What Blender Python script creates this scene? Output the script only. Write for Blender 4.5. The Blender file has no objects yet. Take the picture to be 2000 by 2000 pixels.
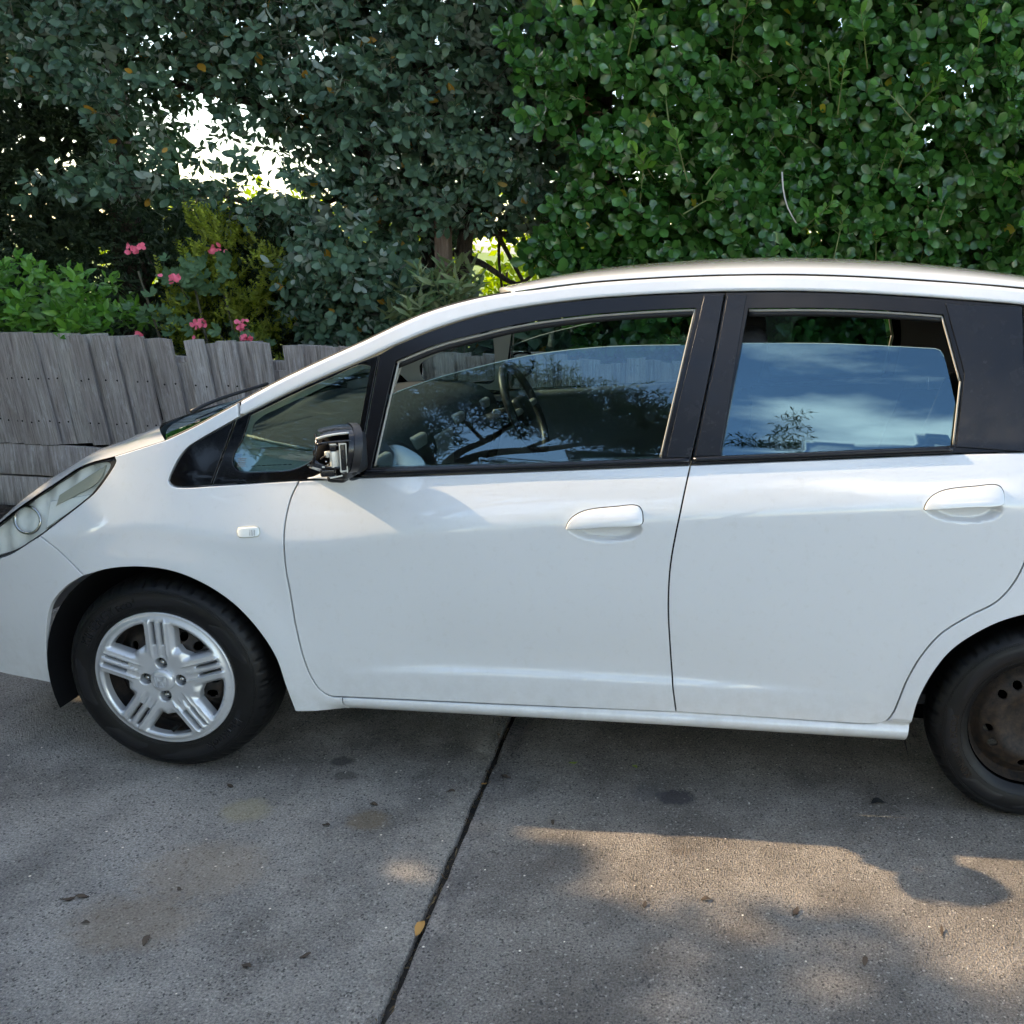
import bpy, math, random
import numpy as np
from mathutils import Matrix, Vector, geometry

# ------------------------------------------------------------------ camera, sky, sun, exposure
scene = bpy.context.scene
COL = scene.collection
cam_d = bpy.data.cameras.new('camera'); cam = bpy.data.objects.new('camera', cam_d); COL.objects.link(cam)
scene.camera = cam
cam_d.sensor_width = 36.0; cam_d.lens = 1885.6 / 2000.0 * 36.0
cam_d.shift_x = (1000.0 - 1400.2) / 2000.0; cam_d.shift_y = (997.4 - 1000.0) / 2000.0   # the photograph is an off-centre crop
cam_d.clip_start = 0.05; cam_d.clip_end = 500.0
def cam_axes(yaw, pitch, roll):
    f = np.array([math.sin(yaw), math.cos(yaw), 0.0]); r = np.array([math.cos(yaw), -math.sin(yaw), 0.0]); u = np.array([0, 0, 1.0])
    f2 = f * math.cos(pitch) - u * math.sin(pitch); u2 = u * math.cos(pitch) + f * math.sin(pitch)
    return r * math.cos(roll) + u2 * math.sin(roll), u2 * math.cos(roll) - r * math.sin(roll), f2
CAM = np.array([1.6436, -2.4779, 1.558]); FPX = 1885.6; PPX, PPY = 1400.2, 997.4
cr, cu, cf = cam_axes(math.radians(-1.824), math.radians(15.435), math.radians(2.45))
cam.matrix_world = Matrix(((cr[0], cu[0], -cf[0], CAM[0]), (cr[1], cu[1], -cf[1], CAM[1]), (cr[2], cu[2], -cf[2], CAM[2]), (0, 0, 0, 1)))
PLANT_DX = np.array([-.48, 0, 0])
def project(P):
    d = np.asarray(P) - CAM; z = d @ cf
    return np.stack([PPX + FPX * (d @ cr) / z, PPY - FPX * (d @ cu) / z], -1), z

SUN = Vector((-1.60, 0.225, 1.0)).normalized()
SUN_EL = math.asin(SUN.z); SUN_AZ = math.atan2(SUN.x, SUN.y)
world = bpy.data.worlds.new('World'); scene.world = world; world.use_nodes = True
wn = world.node_tree; wn.nodes.clear()
def N(nt, t, **kw):
    n = nt.nodes.new(t)
    for k, v in kw.items():
        if k.startswith('in_'):
            n.inputs[k[3:].replace('_', ' ')].default_value = v
        else: setattr(n, k, v)
    return n
def LK(nt, a, b): nt.links.new(a, b)
sky = N(wn, 'ShaderNodeTexSky'); sky.sky_type = 'NISHITA'; sky.sun_disc = False
sky.sun_elevation = SUN_EL; sky.sun_rotation = SUN_AZ; sky.altitude = 50; sky.air_density = 1.0; sky.dust_density = 0.5; sky.ozone_density = 2.5
tc = N(wn, 'ShaderNodeTexCoord'); mp = N(wn, 'ShaderNodeMapping'); mp.inputs['Scale'].default_value = (1.0, 1.0, 3.2); mp.inputs['Location'].default_value = (12.5, 5.8, 2.19)
LK(wn, tc.outputs['Generated'], mp.inputs['Vector'])
nz = N(wn, 'ShaderNodeTexNoise'); nz.inputs['Scale'].default_value = 1.9; nz.inputs['Detail'].default_value = 7; nz.inputs['Roughness'].default_value = 0.55
LK(wn, mp.outputs['Vector'], nz.inputs['Vector'])
rp = N(wn, 'ShaderNodeMapRange'); rp.inputs['From Min'].default_value = 0.585; rp.inputs['From Max'].default_value = 0.76; rp.inputs['To Max'].default_value = 0.85
LK(wn, nz.outputs['Fac'], rp.inputs['Value'])
mx = N(wn, 'ShaderNodeMix'); mx.data_type = 'RGBA'; mx.inputs['B'].default_value = (9.0, 9.0, 9.2, 1)
LK(wn, rp.outputs['Result'], mx.inputs['Factor']); LK(wn, sky.outputs['Color'], mx.inputs['A'])
bg = N(wn, 'ShaderNodeBackground'); bg.inputs['Strength'].default_value = 0.14
wo = N(wn, 'ShaderNodeOutputWorld'); LK(wn, mx.outputs['Result'], bg.inputs['Color']); LK(wn, bg.outputs['Background'], wo.inputs['Surface'])

sun_d = bpy.data.lights.new('sun', 'SUN'); sun_d.energy = 2.0; sun_d.angle = math.radians(0.53); sun_d.color = (1.0, 0.86, 0.66)
sun = bpy.data.objects.new('sun', sun_d); COL.objects.link(sun)
sun.rotation_euler = SUN.to_track_quat('Z', 'Y').to_euler(); sun.location = (-8, 1, 6)
scene.view_settings.view_transform = 'Standard'; scene.view_settings.look = 'None'
scene.view_settings.exposure = 2.03; scene.view_settings.gamma = 1.0

scene.view_settings.use_white_balance = True; scene.view_settings.white_balance_temperature = 8100.0   # camera set for open shade

rng = np.random.default_rng(7); random.seed(7)

# ------------------------------------------------------------------ materials
MATS = {}
def material(name, base=(.8, .8, .8), rough=.5, metal=0.0, coat=0.0, spec=.5, **kw):
    m = bpy.data.materials.new(name); m.use_nodes = True
    b = m.node_tree.nodes['Principled BSDF']
    b.inputs['Base Color'].default_value = (*base, 1); b.inputs['Roughness'].default_value = rough; b.inputs['Metallic'].default_value = metal
    b.inputs['Coat Weight'].default_value = coat; b.inputs['Coat Roughness'].default_value = kw.get('coat_rough', .02)
    b.inputs['Specular IOR Level'].default_value = spec
    MATS[name] = m
    return m
def nodes(m): return m.node_tree, m.node_tree.nodes['Principled BSDF']
def noise(nt, scale, detail=4, rough=.5, vec=None, dist=0.0):
    n = N(nt, 'ShaderNodeTexNoise'); n.inputs['Scale'].default_value = scale; n.inputs['Detail'].default_value = detail
    n.inputs['Roughness'].default_value = rough; n.inputs['Distortion'].default_value = dist
    if vec is not None: LK(nt, vec, n.inputs['Vector'])
    return n.outputs['Fac']
def maprange(nt, v, a, b, c=0.0, d=1.0):
    n = N(nt, 'ShaderNodeMapRange'); n.inputs['From Min'].default_value = a; n.inputs['From Max'].default_value = b
    n.inputs['To Min'].default_value = c; n.inputs['To Max'].default_value = d; LK(nt, v, n.inputs['Value']); return n.outputs['Result']
def mixc(nt, fac, a, b, mode='MIX'):
    n = N(nt, 'ShaderNodeMix'); n.data_type = 'RGBA'; n.blend_type = mode
    for s, v in (('Factor', fac), ('A', a), ('B', b)):
        if isinstance(v, (int, float)): n.inputs[s].default_value = v
        elif isinstance(v, tuple): n.inputs[s].default_value = (*v, 1)
        else: LK(nt, v, n.inputs[s])
    return n.outputs['Result']
def math_(nt, op, a, b=None):
    n = N(nt, 'ShaderNodeMath'); n.operation = op
    for i, v in enumerate((a, b)):
        if v is None: continue
        if isinstance(v, (int, float)): n.inputs[i].default_value = v
        else: LK(nt, v, n.inputs[i])
    return n.outputs[0]
def bump(nt, b, h, strength=.3, dist=.01):
    n = N(nt, 'ShaderNodeBump'); n.inputs['Strength'].default_value = strength; n.inputs['Distance'].default_value = dist
    LK(nt, h, n.inputs['Height']); LK(nt, n.outputs['Normal'], b.inputs['Normal'])
def objcoord(nt, scale=(1, 1, 1)):
    t = N(nt, 'ShaderNodeTexCoord'); m = N(nt, 'ShaderNodeMapping'); m.inputs['Scale'].default_value = scale
    LK(nt, t.outputs['Object'], m.inputs['Vector']); return m.outputs['Vector']
def poscoord(nt):
    return N(nt, 'ShaderNodeNewGeometry').outputs['Position']

# white car paint: slight dust film in roughness, fine orange peel
m = material('white_paint', (.78, .785, .79), .28, coat=1.0, coat_rough=.03)
nt, b = nodes(m); p = poscoord(nt)
b.inputs['Coat IOR'].default_value = 1.75
film = noise(nt, 3.0, 6, .6, p)
LK(nt, maprange(nt, film, .40, .75, .004, .035), b.inputs['Coat Roughness'])
LK(nt, mixc(nt, maprange(nt, noise(nt, 40, 5, .7, p), .55, .85), (.79, .795, .80), (.73, .725, .71)), b.inputs['Base Color'])
sz = N(nt, 'ShaderNodeSeparateXYZ'); LK(nt, p, sz.inputs[0]); base_c = b.inputs['Base Color'].links[0].from_socket
dirt = math_(nt, 'MULTIPLY', maprange(nt, sz.outputs['Z'], .42, .20), maprange(nt, noise(nt, 22, 7, .7, p), .38, .72, 0, .34))
LK(nt, mixc(nt, dirt, base_c, (.42, .38, .32)), b.inputs['Base Color'])
bump(nt, b, noise(nt, 160, 2, .5, p), .012, .002)
material('black_gloss', (.004, .0045, .006), .08, spec=.4, coat=.15)
m = material('black_frame', (.008, .009, .012), .2, spec=.32); nt, b = nodes(m)
LK(nt, maprange(nt, noise(nt, 9, 6, .6, poscoord(nt)), .3, .75, .10, .22), b.inputs['Roughness'])
m = material('pillar_film', (.012, .014, .020), .30, spec=.36); nt, b = nodes(m); p = poscoord(nt)
LK(nt, maprange(nt, noise(nt, 14, 7, .65, p), .3, .7, .12, .34), b.inputs['Roughness'])
LK(nt, mixc(nt, maprange(nt, noise(nt, 60, 6, .7, p), .58, .8), (.009, .011, .016), (.030, .032, .038)), b.inputs['Base Color'])
material('rubber', (.010, .010, .011), .62)
m = material('tyre_rubber', (.006, .006, .007), .50, spec=.35); nt, b = nodes(m); p = poscoord(nt)
LK(nt, mixc(nt, maprange(nt, noise(nt, 25, 6, .65, p), .45, .75), (.0035, .0036, .0042), (.010, .010, .0102)), b.inputs['Base Color'])
material('tyre_panel', (.011, .0115, .0135), .42, spec=.36)
material('tyre_letter', (.0022, .0022, .0026), .22, spec=.8)
material('cream_seal', (.36, .34, .29), .45)
material('dark_plastic', (.018, .018, .020), .45)
material('void', (.002, .002, .0025), .9, spec=.1)
m = material('liner', (.006, .006, .007), .85, spec=.2)
m = material('hubcap_silver', (.62, .63, .64), .30, metal=.45, coat=.5); nt, b = nodes(m); p = poscoord(nt)
LK(nt, mixc(nt, maprange(nt, noise(nt, 70, 6, .7, p), .60, .75), (.62, .63, .645), (.52, .51, .49)), b.inputs['Base Color'])
material('chrome', (.62, .62, .62), .12, metal=1.0)
material('nut_steel', (.45, .45, .44), .22, metal=1.0)
m = material('steel_wheel', (.04, .035, .033), .6, metal=.2); nt, b = nodes(m)
LK(nt, mixc(nt, maprange(nt, noise(nt, 30, 6, .7, poscoord(nt)), .4, .65), (.018, .017, .018), (.055, .040, .034)), b.inputs['Base Color'])
m = material('rusty_steel', (.12, .07, .04), .7, metal=.2); nt, b = nodes(m)
LK(nt, mixc(nt, maprange(nt, noise(nt, 45, 6, .7, poscoord(nt)), .35, .65), (.008, .0075, .0075), (.055, .034, .022)), b.inputs['Base Color'])
material('seat_fabric', (.035, .036, .040), .9)
material('dash_plastic', (.035, .038, .042), .6)
material('dash_pale', (.30, .30, .27), .6)
material('cream_trim', (.50, .47, .40), .7)
material('grey_trim', (.22, .21, .20), .7)
material('lamp_reflector', (.86, .88, .85), .25, coat=.6)
material('lamp_bezel', (.55, .54, .46), .3, metal=.4)
material('amber', (.55, .16, .03), .3)
material('brown_etch', (.09, .055, .05), .5)
m = material('mirror_metal', (.75, .72, .64), .28, metal=.15, coat=.4)
material('scuffed_black', (.012, .013, .016), .22, spec=.6)
nt, b = nodes(MATS['scuffed_black']); p = poscoord(nt)
LK(nt, mixc(nt, maprange(nt, noise(nt, 90, 6, .75, p), .55, .8), (.008, .0085, .011), (.07, .07, .07)), b.inputs['Base Color'])

def glass_mat(name, tint, refl=1.0, rough=0.0, film=(1, 1, 1)):
    m = bpy.data.materials.new(name); m.use_nodes = True; nt = m.node_tree; nt.nodes.clear()
    o = N(nt, 'ShaderNodeOutputMaterial'); mixn = N(nt, 'ShaderNodeMixShader'); tr = N(nt, 'ShaderNodeBsdfTransparent'); gl = N(nt, 'ShaderNodeBsdfGlossy')
    tr.inputs['Color'].default_value = (*tint, 1); gl.inputs['Roughness'].default_value = rough; gl.inputs['Color'].default_value = (*film, 1)  # film colours the reflections, adding blue to the mirrored sky
    lw = N(nt, 'ShaderNodeLayerWeight'); f5 = math_(nt, 'ADD', math_(nt, 'MULTIPLY', math_(nt, 'POWER', lw.outputs['Facing'], 5.0), .957), .043)   # Schlick, same from both sides
    LK(nt, math_(nt, 'MINIMUM', math_(nt, 'MULTIPLY', f5, refl), 1.0), mixn.inputs[0])
    LK(nt, tr.outputs[0], mixn.inputs[1]); LK(nt, gl.outputs[0], mixn.inputs[2]); LK(nt, mixn.outputs[0], o.inputs['Surface'])
    MATS[name] = m; return m
glass_mat('side_glass', (.74, .84, .83), 2.3, 0.0, (.62, .86, 1.0))
glass_mat('rear_glass', (.46, .58, .62), 3.3, 0.0, (.46, .80, 1.0))  # dark tint paints the unlit cabin, blue gloss deepens mirrored sky
glass_mat('clear_lens', (.96, .97, .96), 1.0)
material('glass_edge_highlight', (.30, .42, .40), .2)  # pale green for the painted highlight on pane tops

# concrete with exposed sand grain, tyre film, oil spots, pale scrubbed zones
STAINS = [(.449, .113, .036, .028, .80, (0.048, 0.046, 0.048)), (.492, .037, .034, .028, .62, (0.072, 0.070, 0.070)), (1.479, .026, .060, .045, .80, (0.035, 0.035, 0.043)),
          (1.394, .044, .055, .05, .45, (0.080, 0.080, 0.088)), (.648, -.181, .06, .05, .55, (0.160, 0.120, 0.072)), (.298, -.169, .07, .06, .45, (0.352, 0.320, 0.208)),
          (.329, -.43, .16, .12, .35, (0.272, 0.216, 0.160)), (1.521, -.232, .03, .02, .5, (0.096, 0.080, 0.072)), (.272, -.628, .15, .10, .4, (0.240, 0.192, 0.144))]
def concrete():
    m = material('concrete', (.2, .2, .2), .82, spec=.35); nt, b = nodes(m); p = poscoord(nt)
    sep = N(nt, 'ShaderNodeSeparateXYZ'); LK(nt, p, sep.inputs[0])
    big = noise(nt, 3.1, 9, .68, p); mid = noise(nt, 11, 6, .65, p, .4); fine = noise(nt, 170, 5, .75, p)
    vo = N(nt, 'ShaderNodeTexVoronoi'); vo.inputs['Scale'].default_value = 210; LK(nt, p, vo.inputs['Vector'])
    vs = N(nt, 'ShaderNodeTexVoronoi'); vs.inputs['Scale'].default_value = 95; LK(nt, p, vs.inputs['Vector'])
    c = mixc(nt, maprange(nt, big, .40, .60), (.098, .097, .098), (.255, .250, .246))
    c = mixc(nt, maprange(nt, mid, .35, .72, 0, .55), c, (.165, .158, .152))
    # pale weathered patch by the wheel, warm brown film toward the right
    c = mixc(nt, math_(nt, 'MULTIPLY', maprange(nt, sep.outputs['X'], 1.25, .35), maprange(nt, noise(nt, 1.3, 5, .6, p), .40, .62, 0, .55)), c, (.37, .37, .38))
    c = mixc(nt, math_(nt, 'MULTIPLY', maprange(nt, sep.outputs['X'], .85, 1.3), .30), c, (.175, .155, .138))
    c = mixc(nt, maprange(nt, fine, .30, .72, 0, 1), mixc(nt, 1.0, c, (.30, .30, .32), 'MULTIPLY'), mixc(nt, 1.0, c, (1.70, 1.70, 1.66), 'MULTIPLY'))
    sepc = N(nt, 'ShaderNodeSeparateColor'); LK(nt, vo.outputs['Color'], sepc.inputs[0])
    c = mixc(nt, maprange(nt, sepc.outputs[0], .965, .99, 0, .45), c, (.52, .51, .49))
    c = mixc(nt, maprange(nt, sepc.outputs[1], .92, .96, 0, .7), c, (.030, .029, .030))
    sepd = N(nt, 'ShaderNodeSeparateColor'); LK(nt, vs.outputs['Color'], sepd.inputs[0])
    spot = math_(nt, 'MULTIPLY', maprange(nt, sepd.outputs[0], .993, .997), maprange(nt, vs.outputs['Distance'], .32, .25))
    c = mixc(nt, spot, c, (.75, .74, .70))
    wob = noise(nt, 28, 5, .7, p)
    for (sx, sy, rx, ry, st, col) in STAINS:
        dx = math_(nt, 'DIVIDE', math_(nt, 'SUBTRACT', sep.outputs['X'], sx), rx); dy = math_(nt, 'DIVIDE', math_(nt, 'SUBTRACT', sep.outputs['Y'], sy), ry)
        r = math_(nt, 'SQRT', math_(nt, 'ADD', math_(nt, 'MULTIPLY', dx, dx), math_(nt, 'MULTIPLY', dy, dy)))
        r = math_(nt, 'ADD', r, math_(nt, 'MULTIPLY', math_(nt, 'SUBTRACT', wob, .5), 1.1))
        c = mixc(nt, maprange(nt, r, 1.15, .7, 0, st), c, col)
    LK(nt, c, b.inputs['Base Color'])
    c = mixc(nt, 1.0, c, (1.48, 1.31, 1.14), 'MULTIPLY')
    LK(nt, c, b.inputs['Base Color'])
    h = math_(nt, 'ADD', math_(nt, 'MULTIPLY', fine, .6), math_(nt, 'MULTIPLY', vo.outputs['Distance'], .8))
    bump(nt, b, h, .95, .008)
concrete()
m = material('joint_dirt', (.02, .017, .014), .95); nt, b = nodes(m)
LK(nt, mixc(nt, noise(nt, 130, 5, .7, poscoord(nt)), (.010, .009, .008), (.06, .048, .035)), b.inputs['Base Color'])
m = material('soil', (.035, .026, .02), .95); nt, b = nodes(m); p = poscoord(nt)
LK(nt, mixc(nt, noise(nt, 60, 6, .7, p), (.015, .012, .010), (.10, .07, .055)), b.inputs['Base Color']); bump(nt, b, noise(nt, 80, 5, .7, p), .9, .02)
m = material('lawn', (.10, .16, .02), .9); nt, b = nodes(m)
LK(nt, mixc(nt, noise(nt, 8, 6, .7, poscoord(nt)), (.10, .17, .02), (.22, .27, .04)), b.inputs['Base Color'])
# weathered paling timber
def timber(name, dark, light, bleach):
    m = material(name, light, .85, spec=.2); nt, b = nodes(m)
    t = N(nt, 'ShaderNodeTexCoord'); oi = N(nt, 'ShaderNodeObjectInfo')
    va = N(nt, 'ShaderNodeVectorMath'); va.operation = 'ADD'; LK(nt, t.outputs['Object'], va.inputs[0])
    cb = N(nt, 'ShaderNodeCombineXYZ'); LK(nt, math_(nt, 'MULTIPLY', oi.outputs['Random'], 37.0), cb.inputs[0]); LK(nt, math_(nt, 'MULTIPLY', oi.outputs['Random'], 11.0), cb.inputs[2])
    LK(nt, cb.outputs[0], va.inputs[1])
    mp = N(nt, 'ShaderNodeMapping'); mp.inputs['Scale'].default_value = (1, 1, .05); LK(nt, va.outputs[0], mp.inputs['Vector'])
    mp2 = N(nt, 'ShaderNodeMapping'); mp2.inputs['Scale'].default_value = (1, 1, .22); LK(nt, va.outputs[0], mp2.inputs['Vector'])
    g1 = noise(nt, 95, 7, .7, mp.outputs['Vector'], .6); g2 = noise(nt, 26, 5, .6, mp2.outputs['Vector'], .5)
    c = mixc(nt, maprange(nt, g1, .30, .70), dark, light)
    c = mixc(nt, math_(nt, 'MULTIPLY', maprange(nt, g2, .52, .72), maprange(nt, noise(nt, 120, 6, .8, mp2.outputs['Vector']), .42, .62, 0, .8)), c, bleach)
    c = mixc(nt, maprange(nt, oi.outputs['Random'], 0, 1, 0, .75), c, mixc(nt, 1.0, c, (.60, .55, .54), 'MULTIPLY'))
    LK(nt, c, b.inputs['Base Color']); bump(nt, b, g1, .55, .004)
timber('weathered_timber', (.20, .172, .158), (.64, .585, .545), (.84, .83, .82))
timber('post_timber', (.12, .075, .055), (.30, .21, .16), (.36, .28, .22))
m = material('bark', (.05, .035, .028), .95); nt, b = nodes(m); v = objcoord(nt, (1, 1, .12))
g = noise(nt, 50, 6, .7, v, .5); LK(nt, mixc(nt, maprange(nt, g, .3, .7), (.015, .012, .010), (.13, .09, .07)), b.inputs['Base Color']); bump(nt, b, g, 1.0, .02)
material('twig', (.10, .09, .06), .8)
material('twig_green', (.13, .17, .05), .6)
m = material('brick', (.30, .20, .10), .9); nt, b = nodes(m)
LK(nt, mixc(nt, noise(nt, 7, 5, .6, poscoord(nt)), (.20, .12, .06), (.36, .25, .13)), b.inputs['Base Color'])
material('mortar', (.30, .28, .25), .9)
material('roof_tile', (.16, .075, .05), .8)
material('render_white', (.78, .77, .74), .8)
material('dark_window', (.02, .025, .03), .08)

def leaf_mat(name, a, bcol, back, rough=.4, spec=.5, trans=.25, odd=None, coat=0.0):
    m = bpy.data.materials.new(name); m.use_nodes = True; nt = m.node_tree; b = nt.nodes['Principled BSDF']; out = nt.nodes['Material Output']
    ge = N(nt, 'ShaderNodeNewGeometry'); oi = N(nt, 'ShaderNodeObjectInfo')
    rnd = math_(nt, 'FRACT', math_(nt, 'ADD', ge.outputs['Random Per Island'], math_(nt, 'MULTIPLY', oi.outputs['Random'], 7.31)))
    c = mixc(nt, rnd, a, bcol)
    if odd:
        c = mixc(nt, maprange(nt, math_(nt, 'FRACT', math_(nt, 'MULTIPLY', rnd, 13.7)), 1 - odd[1], 1 - odd[1] + .002), c, odd[0])
    c = mixc(nt, maprange(nt, noise(nt, 55, 3, .6, ge.outputs['Position']), .3, .8, 0, .35), c, mixc(nt, 1.0, c, (.55, .6, .55), 'MULTIPLY'))
    c2 = mixc(nt, ge.outputs['Backfacing'], c, back)
    LK(nt, c2, b.inputs['Base Color']); b.inputs['Roughness'].default_value = rough; b.inputs['Specular IOR Level'].default_value = spec; b.inputs['Coat Weight'].default_value = coat; b.inputs['Coat Roughness'].default_value = .12
    tl = N(nt, 'ShaderNodeBsdfTranslucent'); LK(nt, mixc(nt, 1.0, c, (1.5, 1.7, .7), 'MULTIPLY'), tl.inputs['Color'])
    ms = N(nt, 'ShaderNodeMixShader'); ms.inputs[0].default_value = trans
    LK(nt, b.outputs[0], ms.inputs[1]); LK(nt, tl.outputs[0], ms.inputs[2]); LK(nt, ms.outputs[0], out.inputs['Surface'])
    MATS[name] = m
leaf_mat('leaf_greygreen', (.046, .106, .068), (.118, .212, .135), (.26, .32, .27), .50, .4, .18, ((.42, .22, .03), .012))
leaf_mat('leaf_glossy', (.020, .096, .020), (.070, .215, .044), (.10, .21, .07), .27, .5, .20, ((.30, .28, .03), .006), coat=.35)
leaf_mat('leaf_bush', (.06, .21, .03), (.15, .34, .045), (.12, .24, .08), .32, .5, .25)
leaf_mat('leaf_street', (.012, .028, .010), (.028, .052, .016), (.03, .05, .02), .5, .3, .12)
leaf_mat('leaf_geranium', (.07, .15, .07), (.11, .20, .095), (.10, .15, .09), .6, .3, .2)
leaf_mat('leaf_oleander', (.10, .19, .07), (.30, .34, .18), (.17, .20, .11), .45, .4, .2)
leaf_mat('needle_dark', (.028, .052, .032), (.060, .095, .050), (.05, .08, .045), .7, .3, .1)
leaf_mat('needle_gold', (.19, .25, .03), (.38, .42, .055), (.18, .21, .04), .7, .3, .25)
leaf_mat('leaf_sunny', (.16, .24, .015), (.30, .34, .02), (.25, .30, .03), .6, .3, .5)
leaf_mat('leaf_dry', (.10, .06, .035), (.24, .16, .09), (.16, .11, .07), .8, .2, .1)
leaf_mat('bud_pale', (.38, .36, .24), (.50, .47, .33), (.4, .38, .26), .7, .2, .2)
material('petal', (.95, .17, .26), .6)
nt, b = nodes(MATS['petal']); b.inputs['Subsurface Weight'].default_value = 0.0
material('dry_leaf', (.085, .055, .035), .8); material('dry_leaf_orange', (.50, .24, .06), .7); material('dry_leaf_green', (.30, .36, .05), .6); material('dry_leaf_black', (.012, .011, .010), .7); material('pale_bit', (.55, .53, .48), .7)

# ------------------------------------------------------------------ mesh helpers
def props(o, label=None, cat=None, group=None, kind=None):
    for k, v in (('label', label), ('category', cat), ('group', group), ('kind', kind)):
        if v: o[k] = v
    return o
def empty(name, loc=(0, 0, 0)):
    o = bpy.data.objects.new(name, None); o.empty_display_size = .1; o.location = loc; COL.objects.link(o); return o
def adopt(o, parent):
    if parent is None: return o
    o.parent = parent
    mw = Matrix.Translation(parent.location) if parent.type == 'EMPTY' and parent.parent is None else Matrix.Identity(4)
    root = parent
    while root.parent is not None: root = root.parent
    # every part is modelled in world coordinates, so undo the whole chain (only roots carry a location)
    o.matrix_parent_inverse = Matrix.Translation(-Vector(root.location)) if parent is root else Matrix.Identity(4)
    return o
def mk(name, verts, faces, mat, parent=None, smooth=True, normals=None):
    me = bpy.data.meshes.new(name)
    me.from_pydata([tuple(map(float, v)) for v in verts], [], [tuple(int(i) for i in f) for f in faces])
    me.materials.append(MATS[mat])
    if smooth: me.polygons.foreach_set('use_smooth', np.ones(len(me.polygons), bool))
    if normals is not None: me.normals_split_custom_set_from_vertices([tuple(map(float, n)) for n in normals])
    me.update()
    o = bpy.data.objects.new(name, me); COL.objects.link(o)
    return adopt(o, parent)
def mk_np(name, V, F, mat, parent=None, smooth=True):
    """V (n,3) F (m,4) quads via foreach_set"""
    me = bpy.data.meshes.new(name); n, k = F.shape
    me.vertices.add(len(V)); me.vertices.foreach_set('co', np.asarray(V, np.float32).ravel())
    me.loops.add(n * k); me.loops.foreach_set('vertex_index', np.asarray(F, np.int32).ravel())
    me.polygons.add(n); me.polygons.foreach_set('loop_start', np.arange(0, n * k, k, dtype=np.int32))
    if smooth: me.polygons.foreach_set('use_smooth', np.ones(n, bool))
    me.update(calc_edges=True); me.validate(); me.materials.append(MATS[mat])
    o = bpy.data.objects.new(name, me); COL.objects.link(o)
    return adopt(o, parent)
def catmull(P, step):
    P = np.asarray(P, float)
    if len(P) == 2:
        n = max(1, int(math.ceil(np.linalg.norm(P[1] - P[0]) / step))); t = np.linspace(0, 1, n + 1)[:, None]
        return P[0] * (1 - t) + P[1] * t
    d = np.linalg.norm(np.diff(P, axis=0), axis=1); k = np.concatenate([[0], np.cumsum(d ** .5)])
    out = []
    E0 = 2 * P[0] - P[1]; E1 = 2 * P[-1] - P[-2]
    Q = np.vstack([E0, P, E1]); kk = np.concatenate([[k[0] - (k[1] - k[0])], k, [k[-1] + (k[-1] - k[-2])]])
    for i in range(1, len(Q) - 2):
        p0, p1, p2, p3 = Q[i - 1:i + 3]; t0, t1, t2, t3 = kk[i - 1:i + 3]
        n = max(1, int(math.ceil(np.linalg.norm(p2 - p1) / step))); t = np.linspace(t1, t2, n + 1)[:-1, None]
        a1 = (t1 - t) / (t1 - t0) * p0 + (t - t0) / (t1 - t0) * p1; a2 = (t2 - t) / (t2 - t1) * p1 + (t - t1) / (t2 - t1) * p2; a3 = (t3 - t) / (t3 - t2) * p2 + (t - t2) / (t3 - t2) * p3
        b1 = (t2 - t) / (t2 - t0) * a1 + (t - t0) / (t2 - t0) * a2; b2 = (t3 - t) / (t3 - t1) * a2 + (t - t1) / (t3 - t1) * a3
        out.append((t2 - t) / (t2 - t1) * b1 + (t - t1) / (t2 - t1) * b2)
    out.append(P[-1:]); return np.vstack(out)
def poly(segs, step=.008):
    """closed polygon out of spline pieces; the pieces meet in corners"""
    pts = []
    for s in segs:
        c = catmull(s, step)
        for q in c:
            if not pts or np.linalg.norm(q - pts[-1]) > step * .25: pts.append(q)
    pts = np.array(pts)
    while np.linalg.norm(pts[0] - pts[-1]) < step * .25: pts = pts[:-1]
    # fill the closing edge
    d = np.linalg.norm(pts[0] - pts[-1])
    if d > step * 1.5:
        n = int(d / step); t = np.linspace(0, 1, n + 1)[1:-1, None]; pts = np.vstack([pts, pts[-1] * (1 - t) + pts[0] * t])
    a = np.sum(pts[:, 0] * np.roll(pts[:, 1], -1) - np.roll(pts[:, 0], -1) * pts[:, 1])
    return pts if a > 0 else pts[::-1]
def out_normals(P):
    t = np.roll(P, -1, 0) - np.roll(P, 1, 0); t /= np.linalg.norm(t, axis=1)[:, None] + 1e-12
    return np.stack([t[:, 1], -t[:, 0]], 1)      # ccw polygon: points away from the material
def inside(P, Q):
    x, y = Q[:, 0], Q[:, 1]; r = np.zeros(len(Q), bool); n = len(P)
    for i in range(n):
        x1, y1 = P[i]; x2, y2 = P[(i + 1) % n]
        if y1 == y2: continue
        c = ((y1 > y) != (y2 > y)) & (x < (x2 - x1) * (y - y1) / (y2 - y1) + x1); r ^= c
    return r
WID = 1.695
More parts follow.
